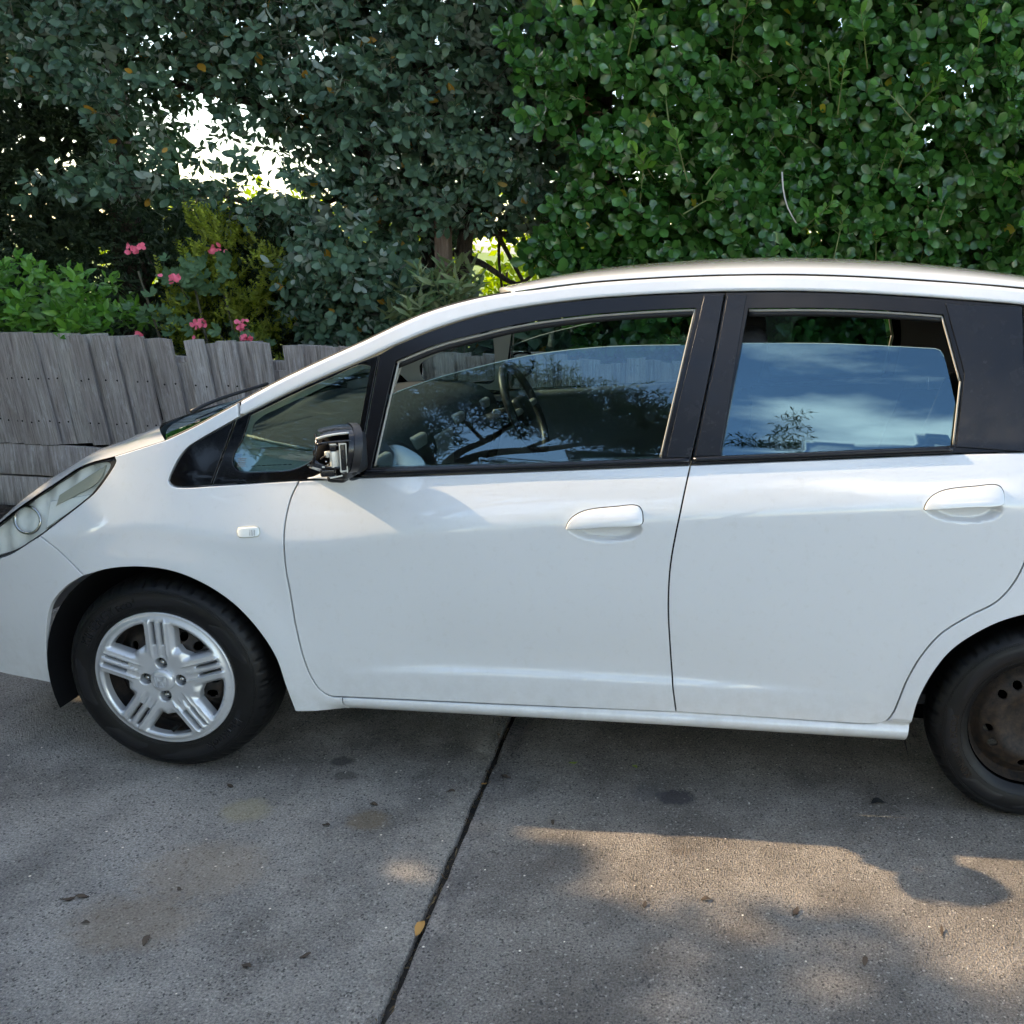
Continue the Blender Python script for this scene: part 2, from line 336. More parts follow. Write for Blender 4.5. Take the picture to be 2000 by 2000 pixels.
def panel(name, outer, surf, mat, parent=None, holes=(), h=.014, flange=.014, rnd=.0018, gap=.002, far=False, flat_edge=False, off=(0, 0, 0)):
    loops = [np.array(outer)] + [np.array(q)[::-1] for q in holes]
    L2 = []
    for P in loops:
        L2.append(P - out_normals(P) * (gap + rnd))
    lo = L2[0].min(0); hi = L2[0].max(0)
    gx = np.arange(lo[0] + h * .5, hi[0], h); gz = np.arange(lo[1] + h * .5, hi[1], h * .87)
    G = np.array([(x + (h * .5 if j % 2 else 0), z) for j, z in enumerate(gz) for x in gx])
    B = np.vstack(L2)
    if len(G):
        ok = inside(L2[0], G)
        for q in L2[1:]: ok &= ~inside(q[::-1], G)
        G = G[ok]
    if len(G):
        keep = np.ones(len(G), bool)
        for s in range(0, len(G), 4000):
            d2 = ((G[s:s + 4000, None, :] - B[None]) ** 2).sum(-1).min(1); keep[s:s + 4000] = d2 > (h * .55) ** 2
        G = G[keep]
    A = np.vstack([B, G]) if len(G) else B
    edges = []; st = 0
    for P in L2:
        n = len(P); edges += [(st + i, st + (i + 1) % n) for i in range(n)]; st += n
    vs, es, fs, ov, oe, of = geometry.delaunay_2d_cdt([Vector(a) for a in A], edges, [], 0, 1e-7)
    V2 = np.array([(v[0], v[1]) for v in vs]); T = np.array([f for f in fs if len(f) == 3])
    c = V2[T].mean(1); ok = inside(L2[0], c)
    for q in L2[1:]: ok &= ~inside(q[::-1], c)
    T = T[ok]
    back = {}
    for i, l in enumerate(ov):
        for k in l: back[k] = i
    def nrm(x, z):
        e = .0012
        dx = (surf(x + e, z) - surf(x - e, z)) / (2 * e); dz = (surf(x, z + e) - surf(x, z - e)) / (2 * e)
        n = np.stack([dx, -np.ones_like(dx), dz], 1); return n / np.linalg.norm(n, axis=1)[:, None]
    y = surf(V2[:, 0], V2[:, 1]); V = np.stack([V2[:, 0], y, V2[:, 1]], 1); NR = nrm(V2[:, 0], V2[:, 1])
    V = list(V); NR = list(NR); F = [tuple(t) for t in T]
    if flange > 0:
        st = 0
        for P in L2:
            n = len(P); o = out_normals(P); idx = [back.get(st + i, 0) for i in range(n)]; st += n
            rows = [idx]
            base = len(V); yb = surf(P[:, 0], P[:, 1]); n0 = nrm(P[:, 0], P[:, 1])
            steps = ((.6, .25), (.92, .62), (1.0, 1.0)) if rnd > .004 else ((1.0, 1.0),)
            for (fo, fy) in steps:
                r0 = len(V)
                for i in range(n):
                    V.append(np.array([P[i, 0] + o[i, 0] * rnd * fo, yb[i] + rnd * fy, P[i, 1] + o[i, 1] * rnd * fo]))
                    nn = np.array([o[i, 0], 0, o[i, 1]]) * fo + n0[i] * (1 - fy) * 1.2; NR.append(nn / (np.linalg.norm(nn) + 1e-9))
                rows.append(list(range(r0, r0 + n)))
            r0 = len(V)
            for i in range(n):
                V.append(np.array([P[i, 0] + o[i, 0] * rnd, yb[i] + rnd + flange, P[i, 1] + o[i, 1] * rnd])); NR.append(np.array([o[i, 0], 0, o[i, 1]]))
            rows.append(list(range(r0, r0 + n)))
            for a, b_ in zip(rows[:-1], rows[1:]):
                for i in range(n):
                    j = (i + 1) % n; F.append((a[i], b_[i], b_[j], a[j]))
    V = np.array(V); NR = np.array(NR)
    V = V + np.array(off)
    if far:
        V[:, 1] = WID - V[:, 1]; NR[:, 1] *= -1; F = [tuple(reversed(f)) for f in F]
    return mk(name, V, F, mat, parent, True, NR)
def slab(name, outer, surf, thick, mat, parent=None, far=False, h=.03):
    """pane: a front skin and a back skin with a closed edge"""
    P = np.array(outer); lo = P.min(0); hi = P.max(0)
    gx = np.arange(lo[0] + h * .5, hi[0], h); gz = np.arange(lo[1] + h * .5, hi[1], h)
    G = np.array([(x, z) for z in gz for x in gx]); G = G[inside(P, G)]
    d2 = ((G[:, None, :] - P[None]) ** 2).sum(-1).min(1); G = G[d2 > (h * .4) ** 2]
    A = np.vstack([P, G]); n = len(P)
    vs, es, fs, ov, oe, of = geometry.delaunay_2d_cdt([Vector(a) for a in A], [(i, (i + 1) % n) for i in range(n)], [], 0, 1e-7)
    V2 = np.array([(v[0], v[1]) for v in vs]); T = np.array([f for f in fs if len(f) == 3]); T = T[inside(P, V2[T].mean(1))]
    back = {}
    for i, l in enumerate(ov):
        for k in l: back[k] = i
    e = .002; m = len(V2); y = surf(V2[:, 0], V2[:, 1])
    dx = (surf(V2[:, 0] + e, V2[:, 1]) - surf(V2[:, 0] - e, V2[:, 1])) / (2 * e); dz = (surf(V2[:, 0], V2[:, 1] + e) - surf(V2[:, 0], V2[:, 1] - e)) / (2 * e)
    nr = np.stack([dx, -np.ones(m), dz], 1); nr /= np.linalg.norm(nr, axis=1)[:, None]
    V = np.vstack([np.stack([V2[:, 0], y, V2[:, 1]], 1), np.stack([V2[:, 0], y + thick, V2[:, 1]], 1)])
    NR = np.vstack([nr, -nr]); F = [tuple(t) for t in T] + [tuple(m + i for i in reversed(t)) for t in T]
    base = len(V); o = out_normals(P); E = []; EN = []
    for k in range(2):
        for i in range(n): E.append(V[back[i] + k * m]); EN.append((o[i, 0], 0, o[i, 1]))
    for i in range(n):
        j = (i + 1) % n; F.append((base + i, base + n + i, base + n + j, base + j))
    V = np.vstack([V, E]); NR = np.vstack([NR, EN])
    if far:
        V[:, 1] = WID - V[:, 1]; NR[:, 1] *= -1; F = [tuple(reversed(f)) for f in F]
    ob = mk(name, V, F, mat, parent, True, NR)
    return ob
def tube(name, P, r, mat, parent=None, n=8, taper=None, close=True, squash=1.0):
    P = np.asarray(P, float); k = len(P); V = []; F = []
    R = np.full(k, r) if taper is None else np.asarray(taper)
    T = np.gradient(P, axis=0); T /= np.linalg.norm(T, axis=1)[:, None] + 1e-12
    up = np.array([0, 0, 1.0]) if abs(T[0][2]) < .9 else np.array([0, 1.0, 0])
    a = np.cross(T[0], up); a /= np.linalg.norm(a)
    for i in range(k):
        a = a - T[i] * (a @ T[i]); a /= np.linalg.norm(a); b_ = np.cross(T[i], a)
        for j in range(n):
            th = 2 * math.pi * j / n; V.append(P[i] + R[i] * (math.cos(th) * a + squash * math.sin(th) * b_))
    for i in range(k - 1):
        for j in range(n):
            F.append((i * n + j, i * n + (j + 1) % n, (i + 1) * n + (j + 1) % n, (i + 1) * n + j))
    if close: F.append(tuple(reversed(range(n)))); F.append(tuple(range((k - 1) * n, k * n)))
    return mk(name, V, F, mat, parent) if name else (V, F)
def grid_mesh(name, G, mat, parent=None, flip=False, smooth=True):
    G = np.asarray(G); a, b_, _ = G.shape; V = G.reshape(-1, 3); F = []
    for i in range(a - 1):
        for j in range(b_ - 1):
            f = (i * b_ + j, i * b_ + j + 1, (i + 1) * b_ + j + 1, (i + 1) * b_ + j); F.append(f[::-1] if flip else f)
    return mk(name, V, F, mat, parent, smooth)
def rbox_data(c, s, r=.01, seg=3):
    """rounded box: superellipsoid-like rounding of a subdivided cube"""
    c = np.array(c); s = np.array(s) / 2; r = min(r, s.min() * .98); n = seg + 1
    ts = []
    for q in range(3):
        e = np.concatenate([-s[q] + r * (1 - np.cos(np.linspace(0, math.pi / 2, n))), s[q] - r + r * np.sin(np.linspace(0, math.pi / 2, n))]); ts.append(e)
    V = []; F = []; key = {}
    def vid(p):
        k = tuple(np.round(p, 6))
        if k not in key:
            core = np.clip(p, -(s - r), s - r); d = np.array(p) - core; l = np.linalg.norm(d)
            q = core + d / l * r if l > 1e-9 else np.array(p)
            key[k] = len(V); V.append(q + c)
        return key[k]
    for ax in range(3):
        u, v = [(1, 2), (2, 0), (0, 1)][ax]
        for sg in (-1, 1):
            for i in range(len(ts[u]) - 1):
                for j in range(len(ts[v]) - 1):
                    q = []
                    for (di, dj) in ((0, 0), (1, 0), (1, 1), (0, 1)):
                        p = [0, 0, 0]; p[ax] = sg * s[ax]; p[u] = ts[u][i + di]; p[v] = ts[v][j + dj]; q.append(vid(p))
                    F.append(tuple(q) if sg > 0 else tuple(reversed(q)))
    return np.array(V), F
def rbox(name, c, s, mat, parent=None, r=.01, seg=3, rot=None, pivot=None, far=False):
    V, F = rbox_data(c, s, r, seg)
    if rot is not None:
        pv = np.array(pivot if pivot is not None else c); M = np.array(Matrix.Rotation(rot[1], 3, rot[0])); V = (V - pv) @ M.T + pv
    if far: V = V.copy(); V[:, 1] = WID - V[:, 1]; F = [tuple(reversed(f)) for f in F]
    return mk(name, V, F, mat, parent)
def sstep(a, b_, x):
    t = np.clip((x - a) / (b_ - a), 0, 1); return t * t * (3 - 2 * t)

# ------------------------------------------------------------------ ground and driveway
def quad_sheet(name, x0, x1, y0, y1, z, mat, kind='structure'):
    o = mk(name, [(x0, y0, z), (x1, y0, z), (x1, y1, z), (x0, y1, z)], [(0, 1, 2, 3)], mat, None, False)
    return props(o, kind=kind)
m = material('paving', (.34, .31, .27), .9); nt, b = nodes(m)
LK(nt, mixc(nt, noise(nt, 1.2, 6, .6, poscoord(nt)), (.26, .24, .20), (.40, .37, .32)), b.inputs['Base Color'])
quad_sheet('ground', -150, 150, -150, 150, -.12, 'paving')
drive = empty('driveway', (1, -1, 0)); props(drive, kind='structure')
JA = np.array([.890, .359]); JD = np.array([.938 - .890, -.727 - .359]); JD /= np.linalg.norm(JD); JN = np.array([-JD[1], JD[0]])   # JN points to +x
JN = JN if JN[0] > 0 else -JN
def joint_pt(s, off):   # s metres toward the street along the joint, off metres to the right
    return JA + JD * s + JN * off
def slab_piece(s0, s1, o0, o1, seed):
    """cast slab: raised field, tooled margin 55 mm wide, rounded and chipped arris"""
    r = np.random.default_rng(seed); g = .0075; e = .055
    ns = int((s1 - s0) / .04); S = np.linspace(s0 + g, s1 - g, ns + 1)
    prof = [(g, -.10), (g, -.010), (g + .004, -.002), (g + .010, 0.0), (e, -.0008), (e + .006, .0022), (e + .03, .0026)]
    offs = [(o0 + a, z) for a, z in prof] + [(o, .0026) for o in np.linspace(o0 + .2, o1 - .2, 5)] + [(o1 - a, z) for a, z in prof[::-1]]
    G = np.zeros((len(S), len(offs), 3))
    wob = np.convolve(r.normal(0, 1, len(S) + 8), np.ones(9) / 9, 'valid') * .006; chip = np.maximum(0, r.normal(0, .004, len(S)) - .003)
    for i, s in enumerate(S):
        for j, (o, z) in enumerate(offs):
            k = 0.0
            if j < 4: k = wob[i] * (1 if j < 3 else .6) + chip[i] * (j < 3)
            if j >= len(offs) - 4: k = wob[i] - chip[i] * (j >= len(offs) - 3)
            q = joint_pt(s, o + k); G[i, j] = (q[0], q[1], z - (chip[i] * .8 if j in (2, 3, len(offs) - 4, len(offs) - 3) else 0))
    ob = grid_mesh('slab', G, 'concrete', drive)
    n = ob.data.polygons[len(ob.data.polygons) // 2].normal
    if n.z < 0: ob.data.flip_normals()
    return ob
slab_piece(-2.35, 2.6, -4.2, 0, 1); slab_piece(-2.35, 2.6, 0, 4.2, 2); slab_piece(2.6, 7.5, -4.2, 0, 3); slab_piece(2.6, 7.5, 0, 4.2, 4)
for i, (o0, o1) in enumerate(((-8.4, -4.2), (4.2, 8.4))): slab_piece(-2.35, 7.5, o0, o1, 9 + i)
# packed dirt in the joint
V = []; F = []; r = np.random.default_rng(5)
for i, s in enumerate(np.linspace(-2.3, 2.6, 260)):
    for o in (-.022, 0, .022):
        q = joint_pt(s, o); V.append((q[0], q[1], -.017 + r.normal(0, .004) - (.006 if o == 0 else 0)))
for i in range(259):
    for j in range(2): F.append((i * 3 + j, (i + 1) * 3 + j, (i + 1) * 3 + j + 1, i * 3 + j + 1))
o = mk('joint_dirt', V, F, 'joint_dirt'); props(o, 'dark packed dirt filling the joint between the driveway slabs', 'dirt', kind='stuff')
if o.data.polygons[5].normal.z < 0: o.data.flip_normals()
# raised garden bed behind the fence, and the neighbour's lawn beyond
def bed(name, x0, x1, y0, y1, z, mat, amp, n=40, seed=3):
    r = np.random.default_rng(seed); G = np.zeros((n, n, 3)); X = np.linspace(x0, x1, n); Y = np.linspace(y0, y1, n)
    for i in range(n):
        for j in range(n): G[i, j] = (X[i], Y[j], z + r.normal(0, amp))
    o = grid_mesh(name, G, mat, None, True); 
    if o.data.polygons[0].normal.z < 0: o.data.flip_normals()
    return props(o, kind='structure')
bed('garden_bed', -7, 7, 2.36, 4.6, .40, 'soil', .02)
bed('verge', -7, 7, 1.98, 2.36, .06, 'soil', .02, seed=8)
quad_sheet('lawn', -40, 40, 4.6, 60, .42, 'lawn')

# ------------------------------------------------------------------ car body surface
ZC = np.array([.6841, .6841, .6841, .6841, .6841, .6841, .6841, .6841, .6841, .6841, .6841, .6841, .6841, .6841, .6841, .6841, .6841, .6843, .6866, .6951, .7103, .7265, .7387, .7458, .7477, .7446, .7381, .7303, .7228, .7171, .7136, .7127, .7146, .7195, .7262, .734, .7423, .7506, .7583, .7652, .7716, .7779, .7842, .7905, .7968, .8031, .8092, .8151, .8204, .8253, .8301, .8349, .8397, .8447, .85, .8554, .8609, .8663, .8717, .8768, .8818, .8867, .8915, .8963, .901, .9057, .9105, .9153, .9201, .9246, .928, .9296, .93, .93, .93, .93, .93, .93, .93, .93, .93, .93, .93, .93, .93, .93, .93, .93, .93, .93, .93, .93, .93])
ZCX = -1.2 + .05 * np.arange(len(ZC))
_zx = np.linspace(-1.2, 3.4, 2301); _zz = np.interp(_zx, ZCX, ZC); _k = np.exp(-.5 * (np.arange(-60, 61) / 22) ** 2); _k /= _k.sum(); _zz = np.convolve(np.pad(_zz, 60, mode='edge'), _k, 'valid')
def softplus(t): return np.where(t > 30, t, np.log1p(np.exp(np.minimum(t, 30))))
BOWL = .020
BOWLS = [(1.2640, .8060, .106, .0385), (2.2165, .9097, .106, .0385)]
LEDX = [.40, .47, .745, 1.005, 1.465, 1.98, 2.2]; LEDZ = [.337, .338, .359, .366, .367, .359, .355]
_lz = np.convolve(np.pad(np.interp(_zx, LEDX, LEDZ), 60, mode='edge'), _k, 'valid')
def S(x, z):
    x = np.asarray(x, float); z = np.asarray(z, float)
    zc = np.interp(x, _zx, _zz); w = .0065
    y = .10 * (z - .62) ** 2 + .30 * w * softplus((z - zc) / w)
    y = y + .16 * np.maximum(0, (-x - .05) / .7) ** 2 + .05 * np.maximum(0, (x - 2.3) / .8) ** 2
    y = y + .55 * np.clip(z - zc, 0, .15) ** 2 * sstep(.0, .35, x)      # shoulder rolls in toward the belt
    # lower door ledge
    zl = np.interp(x, _zx, _lz); A = .0125 * sstep(.44, .85, x) * (1 - sstep(1.35, 2.02, x))
    y = y + A / (1 + np.exp(-np.clip((z - zl) / .0050, -60, 60))) * np.exp(-(np.maximum(0, z - zl) / .14) ** 2)
    # wheel arch swell and lip
    for cx, cz in ((0.0, .283), (2.5, .283)):
        r = np.sqrt((x - cx) ** 2 + (z - cz) ** 2); y = y - .010 * np.exp(-((r - .34) / .075) ** 2)
    for bx, bz, ba, bb in BOWLS:
        d = ((x - bx) / ba) ** 2 + ((z - bz) / bb) ** 2; y = y + BOWL * sstep(0, 1, np.clip(1 - d, 0, 1) * 1.7)
    return y
def S_plain(x, z):
    global BOWL
    BOWL = 0.0; y = S(x, z); BOWL = .020; return y
def S_sill(x, z):
    t = np.clip((.270 - z) / .056, -.6, 1.3)
    ys = np.where(t < .45, .011 - .016 * (1 - (1 - np.clip(t, 0, 1) / .45) ** 2), -.005 + .026 * ((t - .45) / .6) ** 2)
    w = sstep(.290, .264, np.asarray(z, float)) * sstep(.42, .54, np.asarray(x, float)); return S(x, z) * (1 - w) + (ys + .016) * w
def Sg(d): return lambda x, z: S(x, z) + d

# ---- curves in the x-z plane of the car's side (metres)
quarter_front = [(.2195, 1.0385), (.2117, 1.0328), (.1179, .9741), (.0892, .9528), (.0707, .9266), (.0558, .8926), (.0484, .8681), (.0521, .8589), (.0625, .8526), (.0908, .8503), (.1632, .8564)]
belt_front = [(.1632, .8564), (.2891, .8676), (.4, .8789)]
Lc = [(.2195, 1.0385), (.3589, 1.1133), (.4517, 1.1582), (.5439, 1.2006), (.6371, 1.2471), (.7515, 1.2973), (.868, 1.3365), (.9854, 1.3636), (1.1612, 1.3931), (1.3366, 1.413), (1.5128, 1.4281), (1.5649, 1.4314), (1.7386, 1.4401), (1.9129, 1.4426), (2.0846, 1.4405), (2.2125, 1.4371), (2.3633, 1.4315), (2.6207, 1.4109), (2.9342, 1.3704)]
Uc = [(.0256, .9717), (.0654, .9908), (.1054, 1.0122), (.2125, 1.076), (.235, 1.09), (.3116, 1.1355), (.3963, 1.18), (.5119, 1.237), (.5394, 1.2503), (.7121, 1.3356), (.8432, 1.379), (.9498, 1.4028)]
arch_f = [(-.3187, .4893), (-.3044, .5046), (-.2592, .5508), (-.1919, .5917), (-.1147, .6176), (-.0257, .6283), (.0598, .6211), (.1431, .591), (.2239, .5362), (.2862, .4621), (.33, .3771), (.3487, .2888), (.3669, .2035)]
door_front = [(.403, .8782), (.3866, .8358), (.3781, .7733), (.3784, .7097), (.3795, .642), (.386, .5767), (.3944, .4717), (.4119, .3596), (.4293, .3042), (.4493, .272), (.4756, .2564), (.5076, .2559)]
door_bot_f = [(.5076, .2559), (1.0017, .2619), (1.4726, .2691)]
door_bot_r = [(1.4726, .2691), (1.6851, .2685), (1.8878, .2663), (2.0216, .2668), (2.0489, .2716), (2.0677, .2818), (2.084, .3101), (2.0953, .3497), (2.1107, .4099), (2.1406, .4838), (2.1881, .556), (2.2568, .6122), (2.335, .6657), (2.3843, .7494), (2.4021, .8728), (2.3771, 1.0589)]
bseam_lo = [(1.4859, .9802), (1.4688, .8762), (1.4454, .719), (1.442, .6014), (1.4482, .4959), (1.4595, .364), (1.4726, .2691)]
bseam_up = [(1.5544, 1.4298), (1.5316, 1.2614), (1.4859, .9802)]
strip_bot_f = [(.5744, .8967), (.9052, .9264), (1.2538, .959), (1.4859, .9802)]
strip_bot_r = [(1.4859, .9802), (1.8448, 1.0133), (2.1796, 1.0438), (2.3771, 1.0589)]
sill_b = [(.3713, .2021), (.5182, .2102), (.9078, .2163), (1.1959, .2195), (1.4952, .2197), (1.8241, .2139), (2.1311, .21)]
arch_r = [(2.1317, .21), (2.1391, .2856), (2.1481, .35), (2.1668, .4103), (2.1968, .4733), (2.223, .512), (2.2636, .5509), (2.3423, .6027), (2.4334, .6342), (2.5225, .6421), (2.6096, .6285), (2.7033, .5815), (2.7748, .5094), (2.8143, .4121), (2.8243, .3151), (2.8185, .2377)]
open_top = [(.6475, 1.2058), (.7562, 1.2529), (.873, 1.2879), (.9897, 1.3191), (1.1649, 1.35), (1.3398, 1.371), (1.4745, 1.383)]
open_rear_top = [(1.6222, 1.3886), (1.827, 1.398), (1.9932, 1.3995), (2.1494, 1.3962)]
def rev(l): return list(reversed(l))
def sub(l, x0, x1): return [p for p in l if x0 - 1e-6 <= p[0] <= x1 + 1e-6]

car = empty('hatchback_car', (1.2, .8475, 0))
props(car, 'white five-door hatchback parked on the concrete driveway, its left door mirror missing its cover', 'car')

fender_poly = poly([[(-.1081, .9096), (-.1107, .9), (-.1593, .8275), (-.197, .7945), (-.2787, .7313), (-.331, .6919)], [(-.331, .6919), (-.2794, .6597), (-.1966, .5914)],
                    arch_f[3:], [(.3669, .2035), (.3713, .2021), (.5196, .2085)], [(.5196, .2085), (.5099, .2317), (.5076, .2559)], rev(door_front), rev(belt_front), rev(quarter_front),
                    [(.2195, 1.0385), (.2125, 1.076)], rev(Uc[:4]), [(.0256, .9717), (-.0447, .947), (-.1145, .9227)]])
headlight_poly = poly([[(-.1081, .9096), (-.1107, .9), (-.1593, .8275), (-.197, .7945), (-.2787, .7313), (-.331, .6919), (-.4565, .6188), (-.5913, .5772)], [(-.5913, .5772), (-.6122, .6019), (-.5187, .6753), (-.4118, .7555), (-.292, .8356), (-.2054, .8901), (-.1276, .9143), (-.1144, .9148), (-.1081, .9096)]])
bumper_poly = poly([[(-.1966, .5914), (-.2794, .6597), (-.331, .6919)], [(-.331, .6919), (-.4565, .6188), (-.5913, .5772)], [(-.5913, .5772), (-.7558, .5578)], [(-.7558, .5578), (-.8202, .3923), (-.7886, .2108)], [(-.7886, .2108), (-.3748, .2308)], [(-.3748, .2308), (-.3716, .3054), (-.3521, .405), (-.3187, .4893), (-.2592, .5508), (-.1966, .5914)]])
door_f_poly = poly([door_front, door_bot_f, rev(bseam_lo), rev(strip_bot_f), [(.5744, .8967), (.403, .8782)]])
door_r_poly = poly([bseam_lo, door_bot_r, rev(strip_bot_r)])
side_poly = poly([[(.5076, .2559), (.5099, .2317), (.5196, .2085)], sill_b[1:], arch_r, [(2.8185, .2377), (2.9804, .2584)], [(2.9804, .2584), (3.0667, .5593), (3.0383, .9516), (2.9789, 1.0903)], [(2.9789, 1.0903), (2.3771, 1.0589)], rev(door_bot_r), rev(door_bot_f)])
garnish_poly = poly([quarter_front[1:], [(.1632, .8564), (.2117, 1.0328)]])
quarter_poly = poly([[(.1632, .8564), (.2891, .8676), (.4226, .8802)], [(.4226, .8802), (.5693, .8961)], [(.5693, .8961), (.5709, .9351), (.5967, 1.2222)], rev(Lc[:4]), [(.2195, 1.0385), (.2117, 1.0328)], [(.2117, 1.0328), (.1632, .8564)]])
clear_poly = poly([[(.2359, .9773), (.2163, .9347), (.2178, .9127), (.2339, .898), (.2612, .8957)], [(.2612, .8957), (.3715, .9062), (.4136, .9226), (.4514, .9475), (.5223, .9575), (.5524, .9704)], [(.5524, .9704), (.5732, 1.1873)], [(.5732, 1.1873), (.5463, 1.1903), (.4561, 1.1479), (.3633, 1.1025), (.2495, 1.0416)], [(.2495, 1.0416), (.2359, .9773)]])
frame_f_outer = poly([strip_bot_f, rev(bseam_up), rev(Lc[4:11]), [(.6371, 1.2471), (.5967, 1.2222)], [(.5967, 1.2222), (.5709, .9351)], [(.5709, .9351), (.5744, .8967)]])
frame_f_hole = poly([[(.6053, .9241), (1.0204, .9589), (1.4036, .9905)], [(1.4036, .9905), (1.4745, 1.383)], rev(open_top), [(.6475, 1.2058), (.6053, .9241)]])
frame_r_outer = poly([strip_bot_r, [(2.3771, 1.0589), (2.3731, 1.25), (2.3634, 1.4295)], rev(Lc[11:17]), [(1.5649, 1.4314), (1.5544, 1.4298)], bseam_up])
frame_r_hole = poly([[(1.5692, 1.005), (2.1857, 1.0646)], [(2.1857, 1.0646), (2.1959, 1.1458), (2.2015, 1.228)], [(2.2015, 1.228), (2.1494, 1.3962)], rev(open_rear_top), [(1.6222, 1.3886), (1.5692, 1.005)]])
glass_f_poly = poly([[(.61, .8927), (1.4165, .9672)], [(1.4165, .9672), (1.47, 1.2866)], [(1.47, 1.2866), (1.2888, 1.2753), (1.172, 1.2632), (1.0271, 1.2392), (.9107, 1.2097), (.7655, 1.1666), (.6672, 1.1288), (.632, 1.1122)], [(.632, 1.1122), (.61, .8927)]])
glass_r_poly = poly([[(1.557, .9871), (2.1778, 1.0464)], [(2.1778, 1.0464), (2.199, 1.1408)], [(2.199, 1.1408), (2.1537, 1.2947), (2.1425, 1.3052), (2.1268, 1.3073)], [(2.1268, 1.3073), (1.9604, 1.3079), (1.8309, 1.3065), (1.5947, 1.2965)], [(1.5947, 1.2965), (1.557, .9871)]])
cpillar_poly = poly([[(2.1531, 1.4283), (2.2075, 1.2503)], [(2.2075, 1.2503), (2.1905, 1.0613)], [(2.1905, 1.0613), (2.3771, 1.0589)], [(2.3771, 1.0589), (2.3634, 1.4275)], [(2.3634, 1.4275), (2.1531, 1.4283)]])
bp_f_poly = poly([[(1.4948, 1.4216), (1.416, .9918)], [(1.416, .9918), (1.4856, .9971)], [(1.4889, .998), (1.5316, 1.2614), (1.553, 1.4249)], [(1.553, 1.4249), (1.4948, 1.4216)]])
bp_r_poly = poly([[(1.5585, 1.4259), (1.5363, 1.2614), (1.4939, .9995)], [(1.4939, .9995), (1.5661, 1.0063)], [(1.5661, 1.0063), (1.6158, 1.4279)], [(1.6158, 1.4279), (1.5585, 1.4259)]])
def surf_rail(x, z): return S(x, z)
Lcurve = catmull(Lc, .01); 
def Lz(x): return np.interp(x, Lcurve[:, 0], Lcurve[:, 1])
rail_top_tail = [(x, float(Lz(x)) + .043) for x in (1.02, 1.15, 1.3, 1.5, 1.7, 1.9, 2.1, 2.3, 2.6, 2.90)]
rail_poly = poly([Lc, [(2.9342, 1.3704), (2.90, rail_top_tail[-1][1])], rev(rail_top_tail) + rev(Uc[3:]), [(.2125, 1.076), (.2195, 1.0385)]])
handle_poly = [(1.16, .8013), (1.166, .8181), (1.1791, .834), (1.2027, .8479), (1.2328, .8564), (1.2925, .8653), (1.3398, .8716), (1.3548, .8683), (1.3629, .8579), (1.366, .843), (1.3648, .8266), (1.2628, .8127), (1.1644, .7994)]

